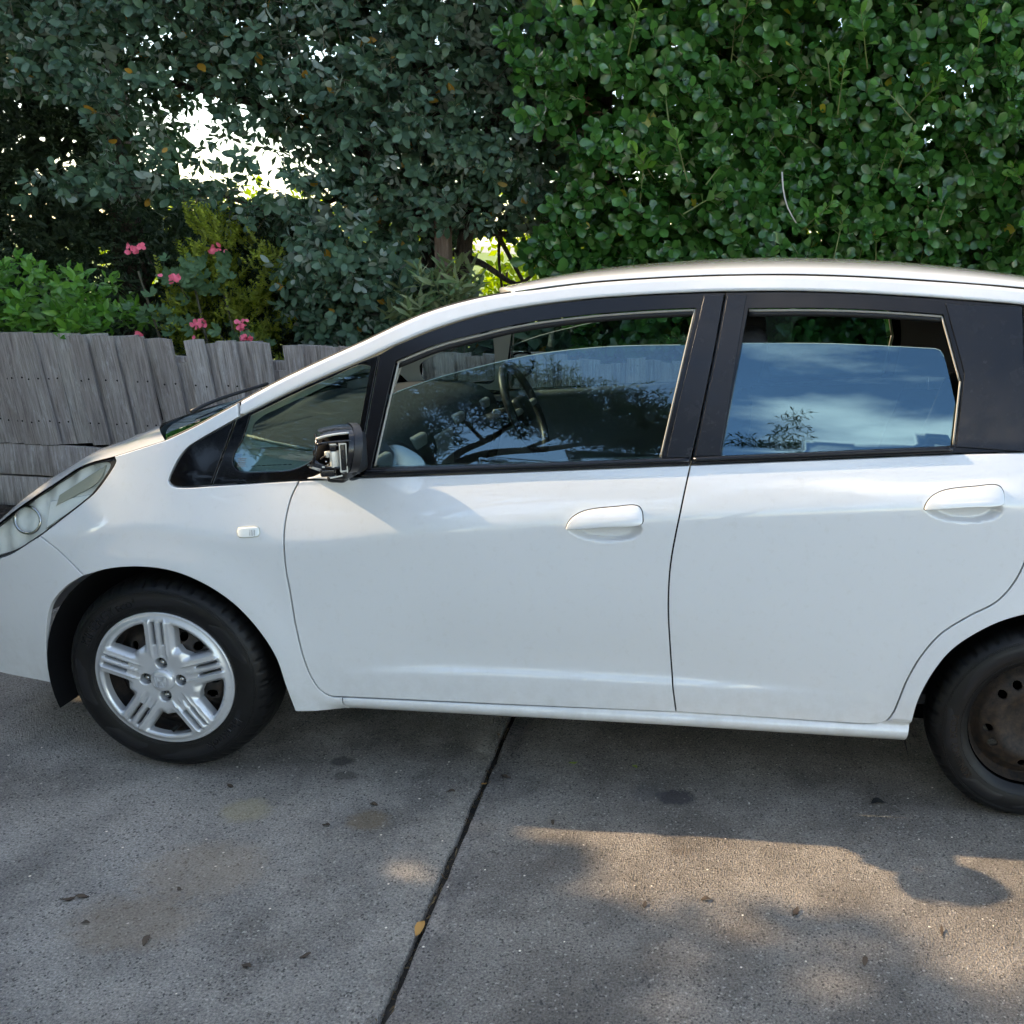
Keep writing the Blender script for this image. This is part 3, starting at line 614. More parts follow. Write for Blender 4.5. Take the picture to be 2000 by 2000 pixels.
def car_side(far):
    root = car
    tagn = {}
    fe = panel('fender', fender_poly, S_sill, 'white_paint', root, far=far)
    panel('corner_garnish', garnish_poly, Sg(.002), 'black_gloss', fe, far=far, flange=.006)
    bu = panel('bumper_side', bumper_poly, S, 'white_paint', root, far=far, h=.02)
    side = panel('side_body', side_poly, S_sill, 'white_paint', root, far=far, h=.013)
    rail = panel('roof_rail', rail_poly, S, 'white_paint', root, far=far, rnd=.010, gap=.0008, flange=.03, h=.012)
    qf = panel('quarter_window', quarter_poly, Sg(.0035), 'black_gloss', root, holes=[clear_poly], far=far, flange=.006, h=.012)
    slab('pane', clear_poly, Sg(.006), .0035, 'side_glass', qf, far=far)
    # front door
    d = panel('front_door', door_f_poly, S, 'white_paint', root, far=far, h=.024 if far else .0062)
    fr = panel('window_frame', frame_f_outer, Sg(.003), 'black_frame', d, holes=[frame_f_hole], far=far, flange=.035, h=.014)
    bpf = panel('pillar_cover', bp_f_poly, Sg(-.0005), 'pillar_film', d, far=far, flange=.004, h=.02)
    slab('pane', glass_f_poly, Sg(.019), .004, 'side_glass', d, far=far)
    def edge_line(pl, zmin): return [tuple(q) for q in pl if q[1] > zmin(q[0])]
    ge = [tuple(q) for q in glass_f_poly if q[1] > 1.10 + .42 * (min(q[0], 1.0) - .62) * .55 and q[0] < 1.44]
    ge.sort(); tube('pane_edge_highlight', np.array([(x, (WID - float(S(x, z)) - .021) if far else float(S(x, z)) + .021, z) for x, z in ge]), .0014, 'glass_edge_highlight', d, 5)  # pale tube paints a highlight along the top of the pane
    dr = panel('rear_door', door_r_poly, S, 'white_paint', root, far=far, h=.024 if far else .0062)
    panel('window_frame', frame_r_outer, Sg(.003), 'black_frame', dr, holes=[frame_r_hole], far=far, flange=.035, h=.014)
    panel('pillar_cover', bp_r_poly, Sg(-.0005), 'pillar_film', dr, far=far, flange=.004, h=.02)
    panel('pillar_cover', cpillar_poly, lambda x, z: S(x, z) - .003 + .010 * np.exp(-((x - 2.14) / .03) ** 2) * 0, 'pillar_film', dr, far=far, flange=.006, h=.02)
    slab('pane', glass_r_poly, Sg(.019), .004, 'rear_glass', dr, far=far)
    ge = [tuple(q) for q in glass_r_poly if q[1] > 1.285 and q[0] > 1.60]
    ge.sort(); tube('pane_edge_highlight', np.array([(x, (WID - float(S(x, z)) - .021) if far else float(S(x, z)) + .021, z) for x, z in ge]), .0014, 'glass_edge_highlight', dr, 5)  # same painted highlight on the rear pane
    # seals round the openings
    def curve3(pts, dy, step=.02):
        c = catmull(pts, step); P = np.stack([c[:, 0], S(c[:, 0], c[:, 1]) + dy, c[:, 1]], 1)
        if far: P[:, 1] = WID - P[:, 1]
        return P
    def lower(l, dz): return [(x, z - dz) for x, z in l]
    tube('seal', curve3(lower(open_top, .004), .012), .0035, 'cream_seal', d, 6)
    tube('seal', curve3(lower(open_top, .013), .020), .009, 'rubber', d, 6)
    tube('seal', curve3([(.6516, 1.2012), (.6103, .9265)], .012), .0030, 'cream_seal', d, 6)
    tube('seal', curve3([(1.4725, 1.3791), (1.403, .9921)], .010), .0030, 'cream_seal', d, 6)
    tube('seal', curve3(lower(open_rear_top, .004), .012), .0035, 'cream_seal', dr, 6)
    tube('seal', curve3(lower(open_rear_top, .013), .020), .009, 'rubber', dr, 6)
    tube('seal', curve3([(2.1478, 1.3919), (2.1991, 1.228)], .010), .0030, 'cream_seal', dr, 6)
    tube('seal', curve3([(2.1996, 1.228), (2.1854, 1.0673)], .004), .0030, 'cream_seal', dr, 6)
    for (pts, dd) in (([(.5792, .9086), (.905, .9385), (1.2536, .9703), (1.4815, .9901)], d), ([(1.4935, .9921), (1.8446, 1.0252), (2.1826, 1.0559)], dr)):
        P = curve3(pts, -.002); tube('belt_strip', P, .010, 'black_frame', dd, 8)
    # handles
    for (dd, sx, sz, hp) in ((d, 0, 0, handle_poly), (dr, .9525, .1037, handle_poly)):
        pl = poly([[(x + sx, z + sz) for x, z in hp]], .006)
        cx, cz = 1.2635 + sx, .8385 + sz
        def sh(x, z, cx=cx, cz=cz):
            ang = .105; u = (x - cx) * math.cos(ang) + (z - cz) * math.sin(ang); v = -(x - cx) * math.sin(ang) + (z - cz) * math.cos(ang)
            return S_plain(x, z) - .0005 - .014 * np.clip(1 - (u / .114) ** 4, 0, 1) ** .6 * np.clip(1 - ((v + .010) / .044) ** 2, 0, 1) ** .6 - .004 * sstep(.02, -.03, v)
        ho = panel('handle', pl, sh, 'white_paint', dd, far=far, h=.005, flange=.020, rnd=.003, gap=.0)
        pl2 = pl + out_normals(pl) * .0022; panel('handle_gap', pl2, lambda x, z: S_plain(x, z) - .0004, 'rubber', dd, holes=[pl - out_normals(pl) * .0005], far=far, h=.02, flange=0, gap=0, rnd=0)
    return d, dr, fe
doors = {}
for far in (False, True): doors[far] = car_side(far)

# near-black sheet painting the shade inside the panel gaps, wheel wells, floor
def lining(far):
    P = poly([[(-.70, .30), (-.38, .30), (-.37, .52), (-.25, .64), (0, .69), (.25, .62), (.38, .45), (.42, .23)], [(.42, .23), (2.10, .23)], [(2.10, .23), (2.12, .45), (2.25, .62), (2.5, .69), (2.75, .62), (2.90, .4), (3.0, .3)], [(3.0, .3), (2.95, 1.03)], [(2.95, 1.03), (1.4542, .955), (.55, .870)], [(.55, .870), (.1, .82), (-.2, .70), (-.55, .52), (-.70, .30)]], .03)
    panel('gap_shade_sheet', P, lambda x, z: S(x, z) + .028, 'void', car, far=far, h=.05, flange=0, gap=0)
    # window reveal behind the frame joints
for far in (False, True): lining(far)
def wheel_well(cx, far):
    V = []; F = []; n = 28; R = .372
    ys = [.035, .34]
    prof = []
    for i in range(n + 1):
        a = math.pi * (1.10 - 1.06 * i / n); prof.append((cx + R * math.cos(a), .270 + R * math.sin(a)))
    for y in ys:
        for p in prof: V.append((p[0], y, max(p[1], .12)))
    for i in range(n): F.append((i, i + 1, n + 2 + i, n + 1 + i))
    F.append(tuple(range(n + 1, 2 * n + 2)))
    V = np.array(V)
    if far: V[:, 1] = WID - V[:, 1]
    mk('wheel_well', V, F, 'liner', car)
for cx in (0.0, 2.5):
    for far in (False, True): wheel_well(cx, far)
rbox('underbody', (1.25, .8475, .235), (2.9, 1.30, .09), 'void', car, .03)
rbox('underbody', (1.25, .8475, .225), (1.62, 1.60, .05), 'void', car, .02)

# ---- roof, bonnet, windscreen
zc_x = [.798, .823, .938, 1.10, 1.331, 1.585, 1.753, 1.965, 2.123, 2.333, 2.70, 3.0]; zc_z = [1.376, 1.392, 1.426, 1.460, 1.491, 1.515, 1.5235, 1.5275, 1.525, 1.514, 1.478, 1.43]
zcc = catmull(list(zip(zc_x, zc_z)), .01)
def roof_pt(x, t, half=True):
    zt = float(Lz(x)) + .043; yt = float(S(x, zt)) + .006; zt += .004; zc = float(np.interp(x, zcc[:, 0], zcc[:, 1]))
    P0 = np.array([yt, zt]); P1 = np.array([yt + .006, zt + max(.012, (zc - zt) * .8)]); P2 = np.array([yt + .16, zc - .001]); P3 = np.array([WID / 2, zc])
    if t > 1: y_, z_ = roof_pt(x, 2 - t); return WID - y_, z_
    return tuple((1 - t) ** 3 * P0 + 3 * (1 - t) ** 2 * t * P1 + 3 * (1 - t) * t * t * P2 + t ** 3 * P3)
ts = np.concatenate([np.linspace(0, .25, 10), np.linspace(.28, 1, 16)]); ts = np.concatenate([ts, 2 - ts[::-1][1:]])
xs = np.concatenate([np.linspace(0, 1, 70)])
def roof_grid(dz, t_in=0.0):
    G = np.zeros((len(xs), len(ts), 3))
    for j, t in enumerate(ts):
        tt = min(t, 2 - t); xf = .965 - .140 * sstep(0, 1, np.array(tt))   # header bows forward in the middle
        for i, s_ in enumerate(xs):
            x = float(xf) + (2.90 - float(xf)) * s_; y, z = roof_pt(x, float(t)); G[i, j] = (x, y, z - dz)
    return G
G = roof_grid(0.0)
roof = grid_mesh('roof', G, 'white_paint', car)
if roof.data.polygons[len(roof.data.polygons) // 2].normal.z < 0: roof.data.flip_normals()
lip = [G[0]]; 
for (dx, dz) in ((-.004, -.003), (-.005, -.010), (-.001, -.020)): lip.append(G[0] + np.array([dx, 0, dz]))
grid_mesh('roof_lip', np.array(lip), 'white_paint', roof)
hl = grid_mesh('headliner', roof_grid(.045)[2:, 3:-3], 'cream_trim', car, True)
# windscreen from the pillar curve to its mirror image
Ucs = catmull(Uc, .02)
def U_at(s):
    d = np.concatenate([[0], np.cumsum(np.linalg.norm(np.diff(Ucs, axis=0), axis=1))]); d /= d[-1]
    return np.interp(s, d, Ucs[:, 0]), np.interp(s, d, Ucs[:, 1])
wc = catmull([(-.29, .922), (-.15, .972), (-.01, 1.022), (.25, 1.115), (.52, 1.235), (.72, 1.332), (.815, 1.376)], .02)
def C_at(s):
    d = np.concatenate([[0], np.cumsum(np.linalg.norm(np.diff(wc, axis=0), axis=1))]); d /= d[-1]
    return np.interp(s, d, wc[:, 0]), np.interp(s, d, wc[:, 1])
ws = np.linspace(0, 1, 34); wt = np.linspace(0, 1, 15)
def screen_grid(d_in, s0=0.0, dz=0.0):
    G = np.zeros((len(ws), 29, 3))
    for i, s in enumerate(ws):
        s = s0 + (1 - s0) * s
        ux, uz = U_at(s); cx_, cz_ = C_at(s); uy = float(S(ux, uz)) + d_in
        for j, t in enumerate(wt):
            y = uy + (WID / 2 - uy) * t; b_ = 1 - (1 - t) ** 2.2
            G[i, j] = (ux + (cx_ - ux) * b_, y, uz + (cz_ - uz) * b_ - .006 + dz); G[i, 28 - j] = G[i, j] * np.array([1, -1, 1]) + np.array([0, WID, 0])
    return G
GW = screen_grid(.022)
scr = grid_mesh('windscreen', GW, 'side_glass', car)
if scr.data.polygons[200].normal.z < 0: scr.data.flip_normals()
cow = grid_mesh('cowl', GW[:4] - np.array([0, 0, .012]), 'dark_plastic', car)
edge = GW[:, 0] + np.array([0, -.004, .004]); tube('screen_moulding', edge, .006, 'rubber', car, 6)
ew = GW[:, 28] + np.array([0, .004, .004]); tube('screen_moulding', ew, .006, 'rubber', car, 6)
# wiper lying on the glass
wp = [GW[3, 6] + np.array([0, 0, .018]), GW[5, 8] + np.array([0, 0, .022]), GW[8, 12] + np.array([0, 0, .02])]
tube('wiper', catmull(wp, .03), .006, 'dark_plastic', car, 6)
# bonnet
near = catmull([(.0256, .9717), (-.0447, .947), (-.1145, .9227), (-.2055, .8931), (-.2921, .8386), (-.4118, .7585), (-.5186, .6783), (-.6347, .6065)], .02)
cent = catmull([(-.29, .922), (-.325, .904), (-.415, .858), (-.515, .804), (-.605, .750), (-.70, .66), (-.78, .54)], .02)
def at_s(c, s):
    d = np.concatenate([[0], np.cumsum(np.linalg.norm(np.diff(c, axis=0), axis=1))]); d /= d[-1]; return np.interp(s, d, c[:, 0]), np.interp(s, d, c[:, 1])
hs_ = np.linspace(0, 1, 40); G = np.zeros((40, 41, 3))
for i, s in enumerate(hs_):
    nx, nz_ = at_s(near, s); cx_, cz_ = at_s(cent, s); ny = float(S(nx, nz_)) + .003
    for j in range(21):
        t = j / 20; y = ny + (WID / 2 - ny) * t; b_ = 1 - (1 - t) ** 1.9
        bul = .030 * math.sin(math.pi * min(1, t * 1.25)) * math.exp(-3 * t) * 2
        G[i, j] = (nx + (cx_ - nx) * b_, y, nz_ + (cz_ - nz_) * b_ + bul * .6 - .002 * (j == 0)); G[i, 40 - j] = G[i, j] * np.array([1, -1, 1]) + np.array([0, WID, 0])
bon = grid_mesh('bonnet', G, 'white_paint', car)
if bon.data.polygons[400].normal.z < 0: bon.data.flip_normals()
for jj in (0, 40): tube('bonnet_seam', G[:, jj] + np.array([0, 0, -.0015]), .003, 'void', bon, 6)
# nose and tail close the shell
nose = []
for i in range(9):
    t = i / 8; z = .56 - .36 * t; nose.append([(-.72 - .10 * math.sin(math.pi * (a / 20)) ** .6 - .03 * math.sin(math.pi * t), .16 + (WID - .32) * a / 20, z) for a in range(21)])
grid_mesh('bumper_front', np.array(nose), 'white_paint', car)
tail = []
for i in range(13):
    t = i / 12; z = 1.42 - 1.2 * t; tail.append([(2.92 + .16 * math.sin(math.pi * .5 * min(1, t * 1.6)) + .05 * math.sin(math.pi * a / 20) ** .6, .10 + (.10 * (1 - t)) + (WID - .2 - .2 * (1 - t)) * a / 20, z) for a in range(21)])
grid_mesh('tailgate', np.array(tail), 'white_paint', car)
for far in (False, True):
    panel('rear_quarter_glass', poly([[(2.384, 1.0619), (2.9692, 1.0953)], [(2.9692, 1.0953), (2.9149, 1.3665)], [(2.9149, 1.3665), (2.6209, 1.4039), (2.3711, 1.4259)], [(2.3711, 1.4259), (2.384, 1.0619)]]), Sg(.002), 'black_gloss', car, far=far, h=.03)

# ---- headlight
def headlight(far):
    hp = headlight_poly
    c = hp.mean(0); inner = c + (hp - c) * .97
    h_ = panel('headlight', inner, Sg(.0045), 'clear_lens', car, far=far, flange=0, h=.02, gap=0)
    # dark surround, shell and reflector pieces behind the lens
    ring = panel('surround', hp, Sg(.0035), 'dark_plastic', h_, holes=[c + (hp - c) * .93], far=far, flange=.07, h=.02, gap=.001)
    panel('reflector', c + (hp - c) * .95, lambda x, z: S(x, z) + .022 + .004 * np.sin(x * 90), 'lamp_reflector', h_, far=far, flange=0, h=.02, gap=0)
    panel('bezel', poly([[(-.2861, .8034), (-.1419, .8978)], [(-.1419, .8978), (-.1563, .853), (-.296, .7684)], [(-.296, .7684), (-.2861, .8034)]]), Sg(.010), 'lamp_bezel', h_, far=far, flange=.008, h=.02)
    panel('bezel', poly([[(-.3173, .7834), (-.1711, .8181)], [(-.1711, .8181), (-.2019, .7912), (-.3259, .7038)], [(-.3259, .7038), (-.3173, .7834)]]), Sg(.014), 'lamp_reflector', h_, far=far, flange=.006, h=.02)
    a = np.linspace(0, 2 * math.pi, 33); P = np.array([(-.385 + .044 * math.cos(t), float(S(-.385 + .044 * math.cos(t), .725 + .036 * math.sin(t))) + .012, .725 + .036 * math.sin(t)) for t in a])
    if far: P[:, 1] = WID - P[:, 1]
    tube('lamp_ring', P, .004, 'chrome', h_, 6, close=False)
for far in (False, True): headlight(far)
# ---- side repeater lamp on the fender
for far in (False, True):
    fe = doors[far][2]
    mp_ = poly([[(.2475, .7411), (.2514, .7506), (.2609, .7534), (.2958, .7571), (.3054, .7551), (.3096, .7461), (.3102, .7382), (.3057, .7314), (.2962, .7298), (.2622, .7264), (.2531, .7287), (.2475, .7411)]], .004)
    def sr(x, z): return S(x, z) - .007 + .004 * (((x - .2785) / .032) ** 4)
    rp_ = panel('side_lamp_base', mp_, lambda x, z: S(x, z) - .0012, 'lamp_bezel', fe, far=far, flange=.004, h=.006, gap=-.0015, rnd=.001)
    lens = panel('side_lamp', mp_, sr, 'lamp_reflector', fe, far=far, flange=.006, h=.005, gap=.0005, rnd=.003)
    for k in range(4):
        x0 = .2850 + k * .0042
        panel('side_lamp_bar', np.array([(x0, .7340), (x0 + .0026, .7343), (x0 + .0026, .7500), (x0, .7497)]), lambda x, z: sr(x, z) - .0006, 'brown_etch', fe, far=far, flange=0, h=.01, gap=0)

# ---- vent bars seen through the quarter pane, dash and cabin
for k in range(8):
    x0 = .2640 + k * .0145; z0 = .9075 + k * .0013
    panel('vent_bar', np.array([(x0, z0), (x0 + .0115, z0 + .001), (x0 + .0115, z0 + .0062), (x0, z0 + .0052)]), Sg(.0052), 'void', car, flange=0, gap=0, h=.05)
for k in range(5):
    panel('glass_mark', np.array([(.226, .9275 - k * .0050), (.250 - .004 * (k % 2), .9293 - k * .0050), (.250 - .004 * (k % 2), .9308 - k * .0050), (.226, .9290 - k * .0050)]), Sg(.0053), 'grey_trim', car, flange=0, gap=0, h=.05)
material('dash_side', (.42, .46, .43), .6)
panel('dash_side', poly([[(.20, .880), (.56, .905)], [(.56, .905), (.50, .9385), (.40, .9500), (.30, .9640), (.225, .9800)], [(.225, .9800), (.20, .880)]]), Sg(.05), 'dash_side', car, flange=0, h=.03, gap=0)
tube('dash_edge', np.array([(x, float(S(x, z)) + .048, z) for x, z in ((.225, .982), (.30, .966), (.40, .952), (.50, .9405))]), .0045, 'cream_trim', car, 6)
prof = catmull([(-.28, .80), (-.05, .895), (.15, .935), (.34, .955), (.47, .945), (.545, .90), (.565, .83), (.53, .70), (.48, .52), (.44, .30)], .04)
G = np.zeros((len(prof), 25, 3))
for j in range(25):
    t = j / 24; y = .13 + (WID - .26) * t
    hood_ = .045 * math.exp(-((y - 1.22) / .20) ** 2)
    for i, (x, z) in enumerate(prof): G[i, j] = (x - .05 * (1 - abs(2 * t - 1)) * (i < 5) + hood_ * .6 * (2 < i < 9), y, z + hood_ * (1 if 3 < i < 9 else .3 * (i >= 2)) * (z > .8))
dash = grid_mesh('dashboard', G, 'dash_plastic', car)
if dash.data.polygons[30].normal.z < 0: dash.data.flip_normals()
for y0 in (.30, .62, 1.05, 1.40):
    rbox('air_vent', (.545, y0, .885), (.03, .12, .05), 'dash_pale', dash, .012)
rbox('centre_panel', (.55, .8475, .80), (.03, .20, .16), 'dash_pale', dash, .012)
def ring(name, c, R, r, axis_tilt, mat, parent, n=40, m_=10):
    V = []; F = []; M = np.array(Matrix.Rotation(axis_tilt, 3, 'Y'))
    for i in range(n):
        a = 2 * math.pi * i / n
        for j in range(m_):
            b_ = 2 * math.pi * j / m_; p_ = np.array([r * math.sin(b_), (R + r * math.cos(b_)) * math.cos(a), (R + r * math.cos(b_)) * math.sin(a)]); V.append(M @ p_ + np.array(c))
    for i in range(n):
        for j in range(m_): F.append((i * m_ + j, ((i + 1) % n) * m_ + j, ((i + 1) % n) * m_ + (j + 1) % m_, i * m_ + (j + 1) % m_))
    return mk(name, V, F, mat, parent)
sw = ring('steering_wheel', (.76, 1.22, .905), .178, .016, math.radians(-24), 'dark_plastic', car)
rbox('hub', (.755, 1.22, .90), (.05, .15, .12), 'dark_plastic', sw, .03, rot=('Y', math.radians(-24)))
for a, b_ in (((.76, 1.06, .915), (.757, 1.20, .905)), ((.76, 1.38, .915), (.757, 1.24, .905)), ((.725, 1.22, .75), (.75, 1.22, .88))): tube('spoke', [a, b_], .014, 'dash_pale', sw, 8)
tube('column', [(.50, 1.22, .79), (.74, 1.22, .895)], .04, 'dark_plastic', sw, 10)
tube('stalk', [(.68, 1.22, .90), (.69, 1.04, .925)], .008, 'dash_pale', sw, 8)
rbox('floor', (1.3, .8475, .30), (2.6, 1.45, .04), 'seat_fabric', car, .01)
def front_seat(yc):
    s = rbox('seat', (1.22, yc, .50), (.50, .50, .16), 'seat_fabric', car, .07, 4, ('Y', math.radians(-8)))
    rbox('backrest', (1.50, yc, .83), (.15, .48, .64), 'seat_fabric', s, .07, 4, ('Y', math.radians(16)))
    rbox('headrest', (1.625, yc, 1.235), (.10, .27, .17), 'seat_fabric', s, .048, 4, ('Y', math.radians(12)))
    for dy in (-.07, .07): tube('headrest_post', [(1.60, yc + dy, 1.11), (1.618, yc + dy, 1.19)], .006, 'chrome', s, 6)
for yc in (.46, 1.235): front_seat(yc)
rs = rbox('rear_seat', (2.12, .8475, .52), (.50, 1.22, .18), 'seat_fabric', car, .07, 4)
rbox('backrest', (2.40, .8475, .84), (.15, 1.20, .56), 'seat_fabric', rs, .06, 4, ('Y', math.radians(18)))
for yc in (.45, .8475, 1.245): rbox('headrest', (2.50, yc, 1.19), (.09, .24, .15), 'seat_fabric', rs, .043, 4, ('Y', math.radians(12)))
# inner trim of the pillars and doors on both sides
trim_a = poly([rev(Uc[2:]) , [(.1054, 1.0122), (.1803, .9327)], [(.1803, .9327), (.5841, .9176)], [(.5841, .9176), (.6575, 1.2072)], [(.6575, 1.2072), (.7562, 1.2539), (.948, 1.3139)], [(.948, 1.3139), (.9498, 1.4028)]])
trim_a_hole = poly([[(.2549, .9506), (.5225, .9475)], [(.5225, .9475), (.5476, .9605), (.5542, .9824), (.5655, 1.1573), (.559, 1.1723), (.5416, 1.1743)], [(.5416, 1.1743), (.2677, 1.0376)], [(.2677, 1.0376), (.2433, 1.0126), (.2446, .9626), (.2549, .9506)]])
for far in (False, True):
    panel('pillar_trim', trim_a, Sg(.045), 'cream_trim', car, holes=[trim_a_hole], far=far, flange=-0.0 or .0, h=.02, gap=0)
    panel('pillar_trim', poly([[(1.4315, .9722), (1.562, .9871)], [(1.562, .9871), (1.6059, 1.4108)], [(1.6059, 1.4108), (1.5103, 1.406)], [(1.5103, 1.406), (1.4315, .9722)]]), Sg(.055), 'dark_plastic', car, far=far, flange=0, h=.03, gap=0)
    panel('pillar_trim', poly([[(2.2227, 1.0514), (2.9693, 1.0903)], [(2.9693, 1.0903), (2.8957, 1.3586)], [(2.8957, 1.3586), (2.1734, 1.4197)], [(2.1734, 1.4197), (2.229, 1.2303), (2.2227, 1.0514)]]), Sg(.055), 'grey_trim', car, far=far, flange=0, h=.04, gap=0)
    panel('door_card', poly([[(.463, .3279), (1.4002, .3301)], [(1.4002, .3301), (1.4618, .9672)], [(1.4618, .9672), (.5949, .8877)], [(.5949, .8877), (.463, .3279)]]), Sg(.06), 'grey_trim', doors[far][0], far=far, flange=0, h=.05, gap=0)
    panel('door_card', poly([[(1.4994, .3303), (2.1, .41)], [(2.1, .41), (2.2829, 1.0365)], [(2.2829, 1.0365), (1.5321, .9742)], [(1.5321, .9742), (1.4994, .3303)]]), Sg(.06), 'grey_trim', doors[far][1], far=far, flange=0, h=.05, gap=0)
    tube('door_top', [(x, (WID - (float(S(x, z)) + .04)) if far else float(S(x, z)) + .04, z) for x, z in ((.5998, .8956), (1.0292, .9375), (1.4416, .9742))], .022, 'grey_trim', doors[far][0], 8)
rbox('interior_mirror', (.66, .8475, 1.27), (.03, .22, .06), 'dark_plastic', car, .014)

# ---- wheels
def text_mesh(txt, size):
    c = bpy.data.curves.new('t', 'FONT'); c.body = txt; c.size = size; c.extrude = 0.0; c.resolution_u = 3
    o = bpy.data.objects.new('t', c); COL.objects.link(o); dg = bpy.context.evaluated_depsgraph_get(); me = bpy.data.meshes.new_from_object(o.evaluated_get(dg))
    V = np.array([v.co[:] for v in me.vertices]); F = [tuple(p.vertices) for p in me.polygons]
    bpy.data.objects.remove(o); bpy.data.curves.remove(c); bpy.data.meshes.remove(me); return V, F
TY = [(.190, .020), (.197, .010), (.206, .001), (.216, -.003), (.232, -.0055), (.248, -.004), (.260, .001), (.267, .007), (.273, .014), (.278, .023), (.2815, .030), (.2845, .045), (.2862, .060), (.2868, .075), (.287, .09), (.2868, .105), (.2862, .12), (.284, .14), (.279, .157), (.262, .175), (.235, .182), (.205, .175), (.192, .165)]
TY = [(.190 + (r_ - .190) * 1.125, y_) for r_, y_ in TY]
def tyre_y(r): return float(np.interp(r, [p[0] for p in TY[:9]], [p[1] for p in TY[:9]]))
def spin(name, prof, cx, cy, cz, mat, parent, n=96, far=False, mod=None, floor=None):
    V = []; F = []; k = len(prof)
    for i in range(n):
        a = 2 * math.pi * i / n
        for j, (r_, y_) in enumerate(prof):
            rr = r_ + (mod(i, j) if mod else 0); z = cz + rr * math.sin(a)
            if floor is not None: z = max(z, floor)
            V.append((cx + rr * math.cos(a), cy + y_, z))
    for i in range(n):
        for j in range(k - 1): F.append((i * k + j, i * k + j + 1, ((i + 1) % n) * k + j + 1, ((i + 1) % n) * k + j))
    V = np.array(V)
    if far: V[:, 1] = WID - V[:, 1]; F = [tuple(reversed(f)) for f in F]
    return mk(name, V, F, mat, parent)
WZ = .2825
def hub_surface(cx):
    def f(x, z):
        u = np.asarray(x, float) - cx; v = np.asarray(z, float) - WZ; r = np.sqrt(u * u + v * v) + 1e-9; a = np.arctan2(v, u)
        k = np.round((a - math.pi / 2) / (2 * math.pi / 5)); da = a - math.pi / 2 - k * 2 * math.pi / 5
        lat = r * np.sin(da); ax = r * np.cos(da)
        y = -.0115 + .010 * sstep(.176, .199, r) + .006 * sstep(.09, .03, r)
        y = y + .0045 * sstep(.0215, .0185, np.abs(lat)) * sstep(.055, .085, ax) * sstep(.188, .178, r)     # sunk band with the slots
        y = y - .0038 * sstep(.0062, .0040, np.abs(lat)) * sstep(.060, .090, ax) * sstep(.188, .178, r)     # raised centre rib
        y = y - .0030 * np.exp(-((np.abs(lat) - .0225) / .0035) ** 2) * sstep(.06, .09, ax) * sstep(.19, .18, r)
        y = y + .017 * sstep(.0330, .0460, np.abs(lat)) * sstep(.075, .105, ax) * sstep(.186, .166, r)           # spoke shoulders fall away
        return y + .002
    return f
